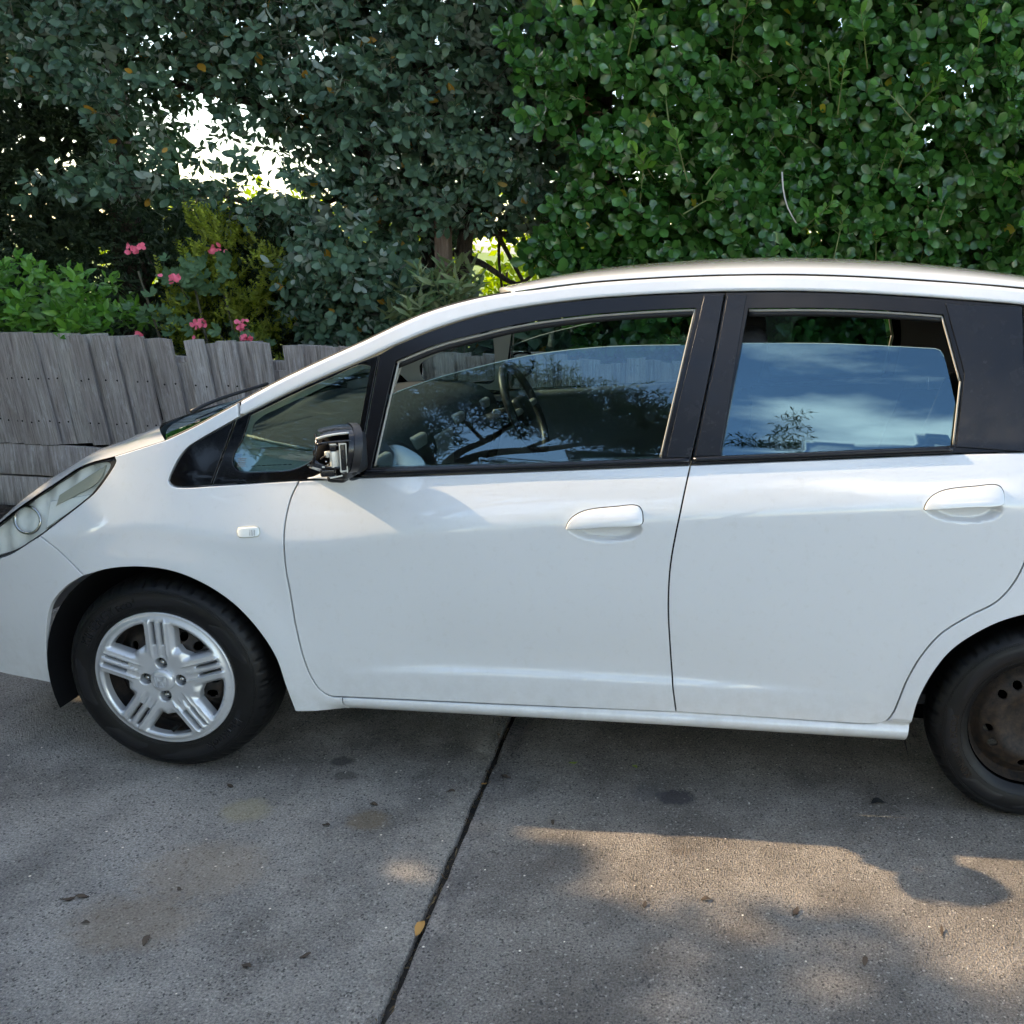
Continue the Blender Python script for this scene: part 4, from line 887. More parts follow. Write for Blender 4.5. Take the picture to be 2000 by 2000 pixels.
def wheel(cx, far, capped):
    cy = .012
    rim = spin('wheel', [(.186, .03), (.184, .055), (.172, .07), (.165, .10), (.17, .15), (.186, .165), (.192, .165)], cx, cy, WZ, 'rusty_steel' if not capped else 'steel_wheel', car, 64, far)
    def mod(i, j):
        d = 0.0
        if 8 <= j <= 11 and i % 7 == 0: d -= .0060
        if j in (13,) : d -= 0
        if j in (12, 15): d -= .004
        return d
    ty = spin('tyre', TY, cx, cy, WZ, 'tyre_rubber', rim, 360, far, mod, -.0115)
    # moulded rings and raised panels on the sidewall
    for rr in (.2670, .2625, .2136):
        a = np.linspace(0, 2 * math.pi, 97); P = np.stack([cx + rr * np.cos(a), np.full(97, cy + tyre_y(rr) - .0003), WZ + rr * np.sin(a)], 1)
        if far: P[:, 1] = WID - P[:, 1]
        tube('ring', P, .0009, 'tyre_rubber', rim, 5, close=False)
    if not far:
        def bent(txt, size, th0, rbase, h_, mat):
            V, F = text_mesh(txt, size); w = V[:, 0].max() - V[:, 0].min(); V[:, 0] -= V[:, 0].min()
            out = []
            for (u_, v_, _) in V:
                r_ = rbase + v_; th = th0 - u_ / (rbase + size * .35); out.append((cx + r_ * math.cos(th), cy + tyre_y(r_) - h_, WZ + r_ * math.sin(th)))
            n = len(out); base = [(x, y + h_, z) for x, y, z in out]
            from collections import Counter
            ec = Counter(); dirs = {}
            for f in F:
                for a_, b_ in zip(f, f[1:] + f[:1]): ec[frozenset((a_, b_))] += 1; dirs[frozenset((a_, b_))] = (a_, b_)
            F2 = list(F) + [(dirs[e][1], dirs[e][0], dirs[e][0] + n, dirs[e][1] + n) for e in ec if ec[e] == 1]
            ob = mk('lettering', out + base, F2, mat, rim, False); return ob
        if capped:
            bent('KINERGY', .037, math.radians(156), .2265, .0030, 'tyre_letter'); bent('ECO', .026, math.radians(118), .2275, .0027, 'tyre_letter'); bent('2', .016, math.radians(105), .242, .0027, 'tyre_letter')
            bent('Hankook', .039, math.radians(-28), .2255, .0030, 'tyre_letter')
        else:
            bent('KINERGY ECO2', .030, math.radians(222), .2235, .0016, 'tyre_letter')
        # raised flat wedges between the words
        for (a0, a1) in ((64, 160), (14, 50), (168, 205), (-100, -20), (-140, -108)):
            aa = np.radians(np.linspace(a0, a1, 24)); G = np.zeros((24, 5, 3))
            for i, a_ in enumerate(aa):
                f0 = i / 23; lo = .2225 + .027 * max(0, (.25 - f0) / .25) ; hi = .2600 - .027 * max(0, (f0 - .75) / .25)
                for j in range(5):
                    r_ = lo + (hi - lo) * j / 4; G[i, j] = (cx + r_ * math.cos(a_), cy + tyre_y(r_) - (.0011 if 0 < j < 4 and 0 < i < 23 else -.0004), WZ + r_ * math.sin(a_))
            grid_mesh('sidewall_panel', G, 'tyre_panel', rim)
    # pressed steel disc
    holes = []
    for k in range(10):
        a = math.radians(k * 36 + (10 if k % 2 else -4)); c_ = np.array([cx + .128 * math.cos(a), WZ + .128 * math.sin(a)]); q = np.linspace(0, 2 * math.pi, 20)[:-1]
        holes.append(np.stack([c_[0] + .0125 * np.cos(q), c_[1] + .0125 * np.sin(q)], 1))
    q = np.linspace(0, 2 * math.pi, 72)[:-1]; disc = np.stack([cx + .182 * np.cos(q), WZ + .182 * np.sin(q)], 1)
    def dsf(x, z):
        r = np.sqrt((x - cx) ** 2 + (z - WZ) ** 2); return cy + .045 - .020 * np.exp(-((r - .105) / .03) ** 2) + .025 * sstep(.14, .18, r)
    panel('disc', disc, dsf, 'rusty_steel' if not capped else 'steel_wheel', rim, holes=holes, far=far, h=.012, flange=.006, gap=0)
    spin('brake_drum', [(.001, .085), (.12, .085), (.125, .095), (.125, .14)], cx, cy, WZ, 'void', rim, 40, far)
    if capped:
        hf0 = hub_surface(cx); hf = lambda x, z: hf0(x, z) + cy - .002
        R0 = .2045; q = np.linspace(0, 2 * math.pi, 181)[:-1]; outl = np.stack([cx + R0 * np.cos(q), WZ + R0 * np.sin(q)], 1); holes = []
        for k in range(5):
            a0 = math.pi / 2 + k * 2 * math.pi / 5; am = a0 + math.pi / 5; ws_ = .0455
            e0 = np.array([math.cos(a0), math.sin(a0)]); p0 = np.array([-math.sin(a0), math.cos(a0)])
            a1 = a0 + 2 * math.pi / 5; e1 = np.array([math.cos(a1), math.sin(a1)]); p1 = np.array([math.sin(a1), -math.cos(a1)])
            def on(e_, p_, r_): return e_ * math.sqrt(r_ * r_ - ws_ * ws_) + p_ * ws_
            m_ = np.array([math.cos(am), math.sin(am)])
            i0 = on(e0, p0, .112); i1 = on(e1, p1, .112)
            o0 = on(e0, p0, .1725); o1 = on(e1, p1, .1725); A0 = math.atan2(o0[1], o0[0]); A1 = math.atan2(o1[1], o1[0])
            if A1 < A0: A1 += 2 * math.pi
            arc = [(.1745 * math.cos(t_), .1745 * math.sin(t_)) for t_ in np.linspace(A0 + .03, A1 - .03, 12)]
            hole = poly([[tuple(i0), tuple(o0)], arc, [tuple(o1), tuple(i1)], [tuple(i1), tuple(i0)]], .004) + np.array([cx, WZ]); holes.append(hole)
            for sg in (-1, 1):
                la = sg * .0128; hw = .0029; pts = []
                for (u_, v_) in ((.108, la - hw), (.176, la - hw), (.176, la + hw), (.108, la + hw)): pts.append(e0 * u_ + np.array([-e0[1], e0[0]]) * v_)
                holes.append(poly([[tuple(pts[i]), tuple(pts[(i + 1) % 4])] for i in range(4)], .004) + np.array([cx, WZ]))
        lugs = []
        for k in range(4):
            a = math.pi / 2 * k + .02; c_ = np.array([cx + .051 * math.cos(a), WZ + .051 * math.sin(a)]); lugs.append(c_)
            qq = np.linspace(0, 2 * math.pi, 31)[:-1]; holes.append(np.stack([c_[0] + .0165 * np.cos(qq), c_[1] + .0165 * np.sin(qq)], 1))
        hc = panel('hubcap', outl, hf, 'hubcap_silver', rim, holes=holes, far=far, h=.0045, flange=.018, rnd=.0045, gap=0)
        for c_ in lugs:
            spin('lug_nut', [(.0005, -.006), (.005, -.0055), (.0068, -.003), (.007, 0.0), (.0105, .001), (.0105, .012), (.014, .0125), (.0145, .016), (.017, .017), (.017, .03)], c_[0], cy + .004, c_[1], 'nut_steel', rim, 6 if False else 18, far)
        spin('centre_cap', [(.0003, -.0075), (.020, -.0072), (.0285, -.0058), (.0325, -.0015), (.0335, .006), (.034, .02)], cx, cy - .012, WZ, 'hubcap_silver', rim, 48, far)
        if not far:
            # embossed badge: rounded frame with an H inside
            yb = cy - .0205
            fr_ = poly([[(-.0195, -.0130), (-.0215, .0), (-.0205, .0125), (-.017, .0155), (0, .0165), (.017, .0155), (.0205, .0125), (.0215, 0), (.0195, -.0130), (.016, -.0160), (0, -.0170), (-.016, -.0160), (-.0195, -.0130)]], .002)
            P = np.stack([cx + fr_[:, 0], np.full(len(fr_), yb), WZ + fr_[:, 1]], 1); P = np.vstack([P, P[:1]]); tube('badge', P, .0011, 'hubcap_silver', rim, 6)
            Hs = [(-.0150, .0145), (-.0085, .0148), (-.0068, .0035), (.0068, .0035), (.0085, .0148), (.0150, .0145), (.0128, -.0150), (.0068, -.0155), (.0058, -.0035), (-.0058, -.0035), (-.0068, -.0155), (-.0128, -.0150)]
            P = np.array([(cx + x, yb, WZ + z) for x, z in Hs + Hs[:1]]); tube('badge', P, .0010, 'hubcap_silver', rim, 6)
        tube('valve', [(cx + .022, cy + .012, WZ - .150), (cx + .008, cy - .006, WZ - .163)], .006, 'rubber', rim, 8)
    return rim
wheel(-.010, False, True); wheel(2.49, False, False); wheel(-.010, True, True); wheel(2.49, True, False)

# ---- door mirrors
def ell_shell(name, c, ax, ph0, ph1, th0, th1, mat, parent, nu=28, nv=12, e=.8, far=False, sx=1.0):
    """band of a rounded shell: pole points to the front (-x)"""
    G = np.zeros((nv, nu, 3))
    for i in range(nv):
        ph = ph0 + (ph1 - ph0) * i / (nv - 1)
        for j in range(nu):
            th = th0 + (th1 - th0) * j / (nu - 1); ct = math.copysign(abs(math.cos(th)) ** e, math.cos(th)); st_ = math.copysign(abs(math.sin(th)) ** e, math.sin(th)); rr = max(0.0, math.cos(ph)) ** .6
            G[i, j] = (c[0] - ax[0] * math.sin(ph) + .10 * ax[0] * st_, c[1] + ax[1] * rr * ct, c[2] + ax[2] * rr * st_)
    if far: G[..., 1] = WID - G[..., 1]
    return grid_mesh(name, G, mat, parent, flip=far)
MC = (.533, -.085, .974); MA = (.118, .105, .068)
for far in (False, True):
    mb = ell_shell('mirror_housing', MC, MA, -.28, .06 if not far else .34, 0, 2 * math.pi, 'scuffed_black' if not far else 'black_gloss', car, 48, 10, far=far)
    ell_shell('rim', (MC[0] + .006, MC[1], MC[2]), (.118, .109, .0715), -.22, -.02, 0, 2 * math.pi, 'dark_plastic', mb, 48, 5, far=far)
    V = [(MC[0] + .030, MC[1], MC[2])]; n = 40
    for j in range(n):
        th = 2 * math.pi * j / n; ct = math.copysign(abs(math.cos(th)) ** .8, math.cos(th)); st_ = math.copysign(abs(math.sin(th)) ** .8, math.sin(th)); V.append((MC[0] + .026 + .010 * st_, MC[1] + .094 * ct, MC[2] + .058 * st_))
    V = np.array(V); 
    if far: V[:, 1] = WID - V[:, 1]
    mk('mirror_glass', V, [(0, 1 + j, 1 + (j + 1) % n) for j in range(n)], 'chrome', mb)
    def fx(p): return (p[0], WID - p[1] if far else p[1], p[2])
    # foot on the door
    ft = [(.405, .030, .882), (.450, .012, .890), (.500, -.010, .899), (.552, -.022, .905)]
    G = np.zeros((10, 9, 3))
    for i in range(10):
        t = i / 9; x = .402 + .148 * t
        for j in range(9):
            a = math.pi * j / 8; w_ = .012 + .075 * sstep(0, .8, t); hh = .004 + .030 * sstep(0, .55, t)
            yb = float(S(x, .886 + .009 * t)); G[i, j] = (x, yb - w_ * math.sin(a) * .95 + .012, .880 + .010 * t + hh * .5 * (1 - math.cos(a)))
    if far: G[..., 1] = WID - G[..., 1]
    grid_mesh('mirror_foot', G, 'white_paint', mb, flip=far)
    rbox('mirror_foot', (.525, .006, .910), (.05, .075, .022), 'dark_plastic', mb, .010, far=far)
    rbox('mirror_neck_blocker', (.540, -.006, .935), (.055, .090, .050), 'dark_plastic', mb, .018, far=far)  # neck enlarged to close a lit slit in the mirror's shadow
    rbox('mirror_neck_blocker', (.552, .028, .970), (.050, .095, .110), 'dark_plastic', mb, .015, far=far)  # hidden block added so the mirror's ground shadow joins the car's
    if far:
        ell_shell('cap', MC, MA, .30, math.pi / 2, 0, 2 * math.pi, 'black_gloss', mb, 40, 14, far=True)
    else:
        X0 = MC[0]
        ell_shell('cavity', (MC[0], MC[1], MC[2]), (.085, .066, .054), .0, math.pi / 2, 0, 2 * math.pi, 'void', mb, 40, 12)
        # ribs of the bare frame: meridians and hoops of the missing cap
        def shell_pt(ph, th, k=1.0, e=.8):
            ct = math.copysign(abs(math.cos(th)) ** e, math.cos(th)); st_ = math.copysign(abs(math.sin(th)) ** e, math.sin(th)); rr = max(0.0, math.cos(ph)) ** .6
            return np.array((MC[0] - k * MA[0] * math.sin(ph) + .1 * MA[0] * st_, MC[1] + k * MA[1] * rr * ct, MC[2] + k * MA[2] * rr * st_))
        hoop = [shell_pt(.98, t_, .97) for t_ in np.linspace(math.radians(95), math.radians(272), 26)]; tube('frame_rib', hoop, .0042, 'scuffed_black', mb, 8)
        ell_shell('top_shroud', MC, MA, .06, .80, math.radians(52), math.radians(128), 'scuffed_black', mb, 16, 8)
        ell_shell('lower_shroud', MC, MA, .06, .75, math.radians(232), math.radians(318), 'scuffed_black', mb, 18, 8)
        for th in (125, 150, 214, 240):
            tube('frame_rib', [shell_pt(p_, math.radians(th), .985) for p_ in np.linspace(.05, .98, 10)], .0038, 'mirror_metal' if th in (125, 240) else 'scuffed_black', mb, 6)
        ym = MC[1] - .090
        rbox('motor_plate', (.492, MC[1] - .078, .958), (.030, .014, .048), 'mirror_metal', mb, .003, rot=('Z', math.radians(28)))
        rbox('motor_plate', (.474, MC[1] - .070, .972), (.018, .014, .018), 'mirror_metal', mb, .003, rot=('Z', math.radians(35)))
        rbox('bracket', (.513, MC[1] - .086, .962), (.013, .012, .082), 'scuffed_black', mb, .002)
        rbox('bracket', (.5045, MC[1] - .089, .962), (.0028, .010, .086), 'mirror_metal', mb, .001); rbox('bracket', (.5225, MC[1] - .091, .962), (.0028, .010, .088), 'mirror_metal', mb, .001)
        rbox('bracket', (.5130, MC[1] - .088, 1.004), (.020, .012, .003), 'mirror_metal', mb, .001); rbox('bracket', (.5130, MC[1] - .088, .923), (.022, .012, .003), 'mirror_metal', mb, .001)
        rbox('bracket', (.487, MC[1] - .080, .992), (.018, .012, .020), 'scuffed_black', mb, .002); rbox('bracket', (.487, MC[1] - .083, 1.003), (.020, .010, .003), 'mirror_metal', mb, .001)
        rbox('bracket', (.478, MC[1] - .076, .9345), (.050, .014, .004), 'mirror_metal', mb, .0015, rot=('Y', math.radians(6)))
        rbox('bracket', (.470, MC[1] - .066, .916), (.040, .020, .022), 'scuffed_black', mb, .004); rbox('bracket', (.500, MC[1] - .074, .9165), (.014, .020, .016), 'void', mb, .002)
        rbox('bracket', (.492, MC[1] - .072, .9045), (.036, .022, .004), 'mirror_metal', mb, .0015, rot=('Y', math.radians(-8)))
        for (sx_, sz_) in ((.466, .952), (.470, .942), (.500, .998), (.5135, .915)): spin('screw', [(.0003, -.003), (.002, -.0028), (.0026, 0), (.0026, .004)], sx_, MC[1] - .078, sz_, 'chrome', mb, 10)
        tube('cable', catmull([(.455, MC[1] - .050, .955), (.468, MC[1] - .075, .968), (.482, MC[1] - .070, .950), (.470, MC[1] - .060, .935)], .006), .0022, 'rubber', mb, 6)

def MIRY(o): return -.085 if o.name == 'mirror_housing' else WID + .085
for mb in [o for o in car.children if o.name.startswith('mirror_housing')]:
    for o in [mb] + list(mb.children):
        o.data.transform(Matrix.Translation((.024, 0, .004)) if o.name.startswith(('mirror_foot', 'mirror_neck_blocker')) else Matrix.Translation((.583, MIRY(mb) + (.012 if MIRY(mb) < 0 else -.012), 1.008)) @ Matrix.Rotation(math.radians(-32 if MIRY(mb) > .5 else 32), 4, 'Z') @ Matrix.Diagonal((.84, .80, .86, 1)) @ Matrix.Translation((-.515, -MIRY(mb), -.973)))

# ------------------------------------------------------------------ paling fence
fence = empty('paling_fence', (-.2, 2.33, .06))
props(fence, 'low weathered grey timber paling fence with uneven boards behind the car', 'fence')
def plank(x0, x1, zt, zb, y, lean, th=.016, nails=True, rail=0.0, notch=0.0):
    w = x1 - x0; hgt = zt - zb; r = rng; nz_ = 7; V = []; F = []
    cup = r.normal(0, .0025); tw = r.normal(0, .006)
    ztop = [hgt + r.normal(0, .003) + notch * (k - .5) for k in (0, .5, 1)]
    for i in range(nz_):
        t = i / (nz_ - 1); wob = r.normal(0, .0008)
        for (u, s) in ((-.5, -1), (0, -1), (.5, -1), (.5, 1), (0, 1), (-.5, 1)):
            zz = t * hgt if i < nz_ - 1 else ztop[int(round((u + .5) * 2))]
            V.append((u * w + wob, s * th / 2 + cup * (1 - 4 * u * u) + tw * u * t + (0), zz))
    for i in range(nz_ - 1):
        for k in range(6): a = i * 6 + k; b_ = i * 6 + (k + 1) % 6; F.append((a, b_, b_ + 6, a + 6))
    F.append((5, 4, 3, 2, 1, 0)); F.append(tuple((nz_ - 1) * 6 + k for k in range(6)))
    me = bpy.data.meshes.new('plank'); me.from_pydata(V, [], F); me.materials.append(MATS['weathered_timber']); me.update()
    o = bpy.data.objects.new('plank', me); COL.objects.link(o); o.parent = fence; o.matrix_parent_inverse = Matrix.Translation(-Vector(fence.location))
    # lean: the board's foot sits to the right of its head
    M = Matrix.Translation(((x0 + x1) / 2 + lean * hgt, y, zb)) @ Matrix.Rotation(-math.atan(lean), 4, 'Y') @ Matrix.Rotation(math.radians(1.5), 4, 'X')
    o.matrix_basis = M
    if nails:
        for zf in (.60, .21):
            for u in (-.26, .24):
                n = 7; zz = hgt * zf + r.normal(0, .004) + rail; uu = u * w + r.normal(0, .004)
                VV = [(uu, -th / 2 - .0022 + cup * (1 - 4 * u * u), zz)] + [(uu + .0050 * math.cos(2 * math.pi * k / n), -th / 2 - .0016 + cup * (1 - 4 * u * u), zz + .0050 * math.sin(2 * math.pi * k / n)) for k in range(n)]
                nm = bpy.data.meshes.new('nail'); nm.from_pydata(VV, [], [(0, 1 + (k + 1) % n, 1 + k) for k in range(n)]); nm.materials.append(MATS['void']); nm.update()
                no = bpy.data.objects.new('nail', nm); COL.objects.link(no); no.parent = o
    return o
YF, YB = 2.294, 2.332
front = [(-1.352, -1.262, .989, .085), (-1.222, -1.118, .993, .085), (-1.058, -.966, .993, .08), (-.924, -.823, .990, .092), (-.755, -.656, .991, .088), (-.591, -.494, .993, .072), (-.419, -.320, .991, .045), (-.252, -.159, .986, .032), (-.062, .040, .985, .03)]
widen = .028
backp = [(-1.43, -1.34, .988, .085), (-1.285, -1.20, .990, .085), (-1.135, -1.040, .992, .08), (-.965, -.930, .990, .13), (-.845, -.730, .872, .085), (-.660, -.585, .973, .08), (-.505, -.405, .989, .06), (-.335, -.235, .850, .04), (-.165, -.05, .984, .03)]
for (a, b_, zt, ln) in front: plank(a, b_, zt, .425, YF, ln * 1.1, notch=rng.normal(0, .004))
for (a, b_, zt, ln) in backp: plank(a - widen, b_ + widen, zt, .425, YB, ln * 1.1, nails=False)
x = -1.46
while x > -3.4:
    w = rng.uniform(.085, .105); plank(x - w, x, .988 + rng.normal(0, .006), .412, YF if int(x * 100) % 2 else YB, .085 + rng.normal(0, .008)); x -= w * .82
x = .03; k = 0
while x < 3.6:
    w = rng.uniform(.09, .108); plank(x, x + w, .985 + rng.normal(0, .01), .412, YF if k % 2 == 0 else YB, .02 + rng.normal(0, .01), nails=(k % 2 == 0)); x += w * .80; k += 1
for (z, n_) in ((.86, 'fence_rail'), (.52, 'fence_rail')): rbox(n_, (0, 2.355, z), (7.0, .045, .07), 'weathered_timber', fence, .004, 1)
for (x0, x1) in ((-3.6, -1.02), (-1.015, 1.4), (1.405, 3.8)): rbox('plinth_board', ((x0 + x1) / 2, 2.306, .325), (x1 - x0, .03, .165), 'weathered_timber', fence, .004, 1)
rbox('plinth_board', (0, 2.312, .15), (7.4, .03, .165), 'weathered_timber', fence, .004, 1)

# ------------------------------------------------------------------ foliage
LEAF_T = {
    'oval': ([0, .10, .30, .58, .82, 1.0], [.012, .12, .25, .285, .20, .01], .10, .14),
    'spoon': ([0, .14, .36, .64, .86, 1.0], [.018, .10, .25, .335, .25, .03], .10, .10),
    'lance': ([0, .15, .4, .65, .85, 1.0], [.01, .06, .10, .09, .05, .004], .05, .25),
    'pointed': ([0, .15, .38, .62, .84, 1.0], [.014, .12, .215, .195, .09, .004], .09, .18)}
def leaf_template(kind, lite=False):
    st, hw, fold, droop = LEAF_T[kind]; V = []; F = []
    if lite: st = [st[0], st[3], st[5]]; hw = [hw[0], hw[3] * 1.12, hw[5]]
    for t, w in zip(st, hw):
        for s in (-1, 0, 1): V.append((t, s * w, fold * w * 2.2 * abs(s) - droop * t * t + .02))
    for i in range(len(st) - 1):
        for k in range(2): a = i * 3 + k; F.append((a, a + 3, a + 4, a + 1))
    return np.array(V), np.array(F)
def unit(a): return a / (np.linalg.norm(a, axis=-1, keepdims=True) + 1e-9)
def shoots(pos, axis, nl, L, length, r, phi=(75, 28), droop=.25, jit=.35):
    """leaf frames: base point, direction, width, normal, size for nl leaves on each shoot"""
    n = len(pos); axis = unit(axis); h_ = unit(np.cross(axis, unit(r.normal(size=(n, 3))))); k_ = np.cross(axis, h_)
    O = []; D = []; W = []; NN = []; Z = []
    a0 = r.uniform(0, 6.28, n)
    for j in range(nl):
        t = (j + .5) / nl; az = a0 + j * 2.3999 + r.normal(0, .25, n); rad = np.cos(az)[:, None] * h_ + np.sin(az)[:, None] * k_
        ph = np.radians(phi[0] + (phi[1] - phi[0]) * t + r.normal(0, 9, n))[:, None]
        d = axis * np.cos(ph) + rad * np.sin(ph) + np.array([0, 0, -droop]) + r.normal(0, jit * .3, (n, 3)); d = unit(d)
        nn = axis * np.sin(ph) - rad * np.cos(ph) + r.normal(0, jit * .35, (n, 3)); nn = unit(nn - d * (nn * d).sum(-1, keepdims=True)); w = np.cross(nn, d)
        O.append(pos + axis * (length * t)[:, None] + rad * .004); D.append(d); W.append(w); NN.append(nn); Z.append(L * (1.05 - .35 * abs(t - .45)) * r.uniform(.58, 1.22, n))
    return [np.concatenate(q) for q in (O, D, W, NN, Z)]
def leaves_to_mesh(fr, kind, lite=True):
    O, D, W, NN, Z = fr; T, F = leaf_template(kind, lite); n = len(O); m_ = len(T)
    V = O[:, None] + Z[:, None, None] * (T[None, :, 0:1] * D[:, None] + T[None, :, 1:2] * W[:, None] + T[None, :, 2:3] * NN[:, None])
    FF = (F[None] + (np.arange(n) * m_)[:, None, None]).reshape(-1, 4); return V.reshape(-1, 3), FF
TEMPL = {}
def single_leaves(fr, kind, mat, parent, name='leaf'):
    key = (kind, mat)
    if key not in TEMPL:
        T, F = leaf_template(kind); me = bpy.data.meshes.new(name); me.from_pydata([tuple(v) for v in T], [], [tuple(int(i) for i in f) for f in F]); me.materials.append(MATS[mat])
        me.polygons.foreach_set('use_smooth', np.ones(len(F), bool)); me.update(); TEMPL[key] = me
    me = TEMPL[key]
    for o_, d, w, n_, z in zip(*fr):
        o = bpy.data.objects.new(name, me); COL.objects.link(o); o.parent = parent; o.matrix_parent_inverse = Matrix.Translation(-Vector(parent.location))
        o.matrix_basis = Matrix(((d[0] * z, w[0] * z, n_[0] * z, o_[0]), (d[1] * z, w[1] * z, n_[1] * z, o_[1]), (d[2] * z, w[2] * z, n_[2] * z, o_[2]), (0, 0, 0, 1)))
def add_foliage(parent, fr, kind, mat, singles=300, name='foliage'):
    O = fr[0]; idx = np.arange(len(O)); pick = np.zeros(len(O), bool)
    if singles:
        px, zc = project(O + PLANT_DX); vis = (px[:, 0] > 40) & (px[:, 0] < 1960) & (px[:, 1] > 40) & (px[:, 1] < 640)
        cand = idx[vis]; cand = cand[np.argsort(O[cand, 1] - .6 * fr[4][cand])][:singles]; pick[cand] = True
        single_leaves([q[pick] for q in fr], kind, mat, parent)
    rest = [q[~pick] for q in fr]; fore = rest[0][:, 1] < np.quantile(rest[0][:, 1], .45)     # the front of the crown gets the finer leaf
    V, F = leaves_to_mesh([q[fore] for q in rest], kind, False); V2, F2 = leaves_to_mesh([q[~fore] for q in rest], kind, True)
    o = mk_np(name, np.vstack([V, V2]), np.vstack([F, F2 + len(V)]), mat, parent); o['kind'] = 'stuff'; return o
def sample_prism(polyg, y0, y1, n, r, thin=(), bias=1.0):
    P = np.array(polyg); lo = P.min(0); hi = P.max(0); out = []
    while len(out) < n:
        q = r.uniform(lo, hi, (n, 2)); ok = inside(P, q)
        for (g, keep) in thin: ok &= ~inside(np.array(g), q) | (r.uniform(size=n) < keep)
        q = q[ok]; yy = y0 + (y1 - y0) * r.uniform(0, 1, len(q)) ** bias
        out += [(a, y_, b_) for (a, b_), y_ in zip(q, yy)]
    return np.array(out[:n])
def twig_mesh(parent, pos, axis, length, r0, mat, name='twigs', r=None):
    V = []; F = []
    for p_, a, l in zip(pos, axis, length):
        v, f = tube(None, [p_ - a * l * .6, p_ + a * l * .2 + np.array([0, 0, .004]), p_ + a * l], r0, None, None, 5, taper=[r0 * 1.2, r0, r0 * .5], close=False); b_ = len(V); V += v; F += [tuple(b_ + i for i in q) for q in f]
    o = mk(name, V, F, mat, parent); o['kind'] = 'stuff'; return o

# big grey-green shrub, left and middle
A_poly = [(-2.6, 3.6), (1.3, 3.6), (1.19, 2.89), (1.08, 2.48), (.98, 2.25), (1.07, 1.92), (1.01, 1.67), (.88, 1.51), (.65, 1.55), (.5, 1.6), (.28, 1.42), (.1, 1.44), (-.19, 1.47), (-.42, 1.52), (-.68, 1.55), (-.88, 1.65), (-1.07, 1.69), (-1.31, 1.63), (-1.69, 1.64), (-1.65, 1.75), (-1.27, 1.82), (-1.22, 2.03), (-1.41, 2.16), (-1.69, 2.17), (-2.3, 2.25)]
B_poly = [(-.27, 1.4), (.03, 1.47), (.31, 1.4), (.48, 1.28), (.59, 1.17), (.37, .94), (.03, .76), (-.26, .74), (-.28, 1.08)]
G_poly = [(-1.08, 2.13), (-.79, 2.23), (-.66, 2.03), (-.41, 2.01), (-.23, 1.84), (-.3, 1.67), (-.64, 1.66), (-.87, 1.76), (-1.06, 1.94)]
r = np.random.default_rng(11)
shrub = empty('grey_green_shrub', (.44, 3.0, .4)); props(shrub, 'large shrub with small oval grey-green leaves overhanging the timber fence', 'shrub')
bulgef = lambda P: .11 * np.sin(P[:, 0] * 4.3 + 1.7 * np.sin(P[:, 2] * 3.1)) * np.sin(P[:, 2] * 4.9 + .8)
pos = np.vstack([sample_prism(A_poly, 2.60, 3.30, 5600, r, [(G_poly, .22)], 1.3), sample_prism(B_poly, 2.50, 2.95, 800, r)])
pos[:, 1] += bulgef(pos)
ax = np.array([0, -.55, .25]) + r.normal(0, .55, (len(pos), 3))
fr = shoots(pos, ax, 8, np.full(len(pos), .059), np.full(len(pos), .072), r, (82, 25), .34)
add_foliage(shrub, fr, 'oval', 'leaf_greygreen', 300)
A_back = [(-.55, 3.6), (1.3, 3.6), (1.15, 2.5), (1.10, 1.9), (1.0, 1.72), (.5, 1.72), (.3, 1.55), (-.2, 1.60), (-.42, 2.15), (-.7, 2.35), (-1.2, 2.3), (-1.2, 3.6)]
pb = np.vstack([sample_prism(A_back, 3.2, 3.6, 900, r), sample_prism([(-.3, .5), (.25, .5), (.25, 1.35), (-.3, 1.4)], 2.95, 3.3, 240, r), sample_prism([(.25, .5), (1.3, .5), (1.2, 1.05), (.8, 1.15), (.25, 1.10)], 2.75, 3.3, 320, r)])
frk = shoots(pb, np.array([0, -.5, .2]) + r.normal(0, .6, (len(pb), 3)), 6, np.full(len(pb), .115), np.full(len(pb), .09), r, (82, 30), .3); V, F = leaves_to_mesh(frk, 'oval'); o = mk_np('inner_foliage', V, F, 'leaf_greygreen', shrub); o['kind'] = 'stuff'
sel = r.uniform(size=len(pos)) < .16; tip = pos[sel] + unit(ax[sel]) * .075
up = np.array([0, -.25, 1.0]) + r.normal(0, .18, (sel.sum(), 3)); frb = shoots(tip, up, 2, np.full(sel.sum(), .032), np.full(sel.sum(), .006), r, (28, 22), 0, .1)
V, F = leaves_to_mesh(frb, 'lance'); V = V; o = mk_np('buds', V, F, 'bud_pale', shrub); o['kind'] = 'stuff'
twig_mesh(shrub, pos[::3], unit(ax[::3]), np.full(len(pos[::3]), .09), .0022, 'twig')
def limb(parent, pts, r0, r1, mat='bark', name='branch', n=10):
    c = catmull(pts, .05); return tube(name, c, r0, mat, parent, n, taper=np.linspace(r0, r1, len(c)))
limb(shrub, [(.35, 3.02, .3), (.37, 3.0, .8), (.33, 2.98, 1.25), (.36, 3.0, 1.7), (.32, 3.05, 2.2), (.25, 3.05, 2.9)], .095, .05, name='trunk', n=14)
limb(shrub, [(.50, 2.98, 1.1), (.52, 2.97, 1.5), (.60, 3.0, 1.9), (.8, 3.0, 2.5)], .05, .03)
limb(shrub, [(.38, 3.0, 1.2), (.30, 2.98, 1.55), (.05, 3.0, 1.9), (-.5, 3.05, 2.15), (-1.2, 3.1, 2.3)], .045, .015)
limb(shrub, [(.45, 3.0, 1.45), (.62, 2.95, 1.40), (.82, 2.92, 1.30), (.92, 2.9, 1.36)], .022, .008)
limb(shrub, [(.50, 3.0, 1.62), (.70, 2.98, 1.56), (.95, 2.95, 1.62), (1.1, 2.95, 1.75)], .020, .008)
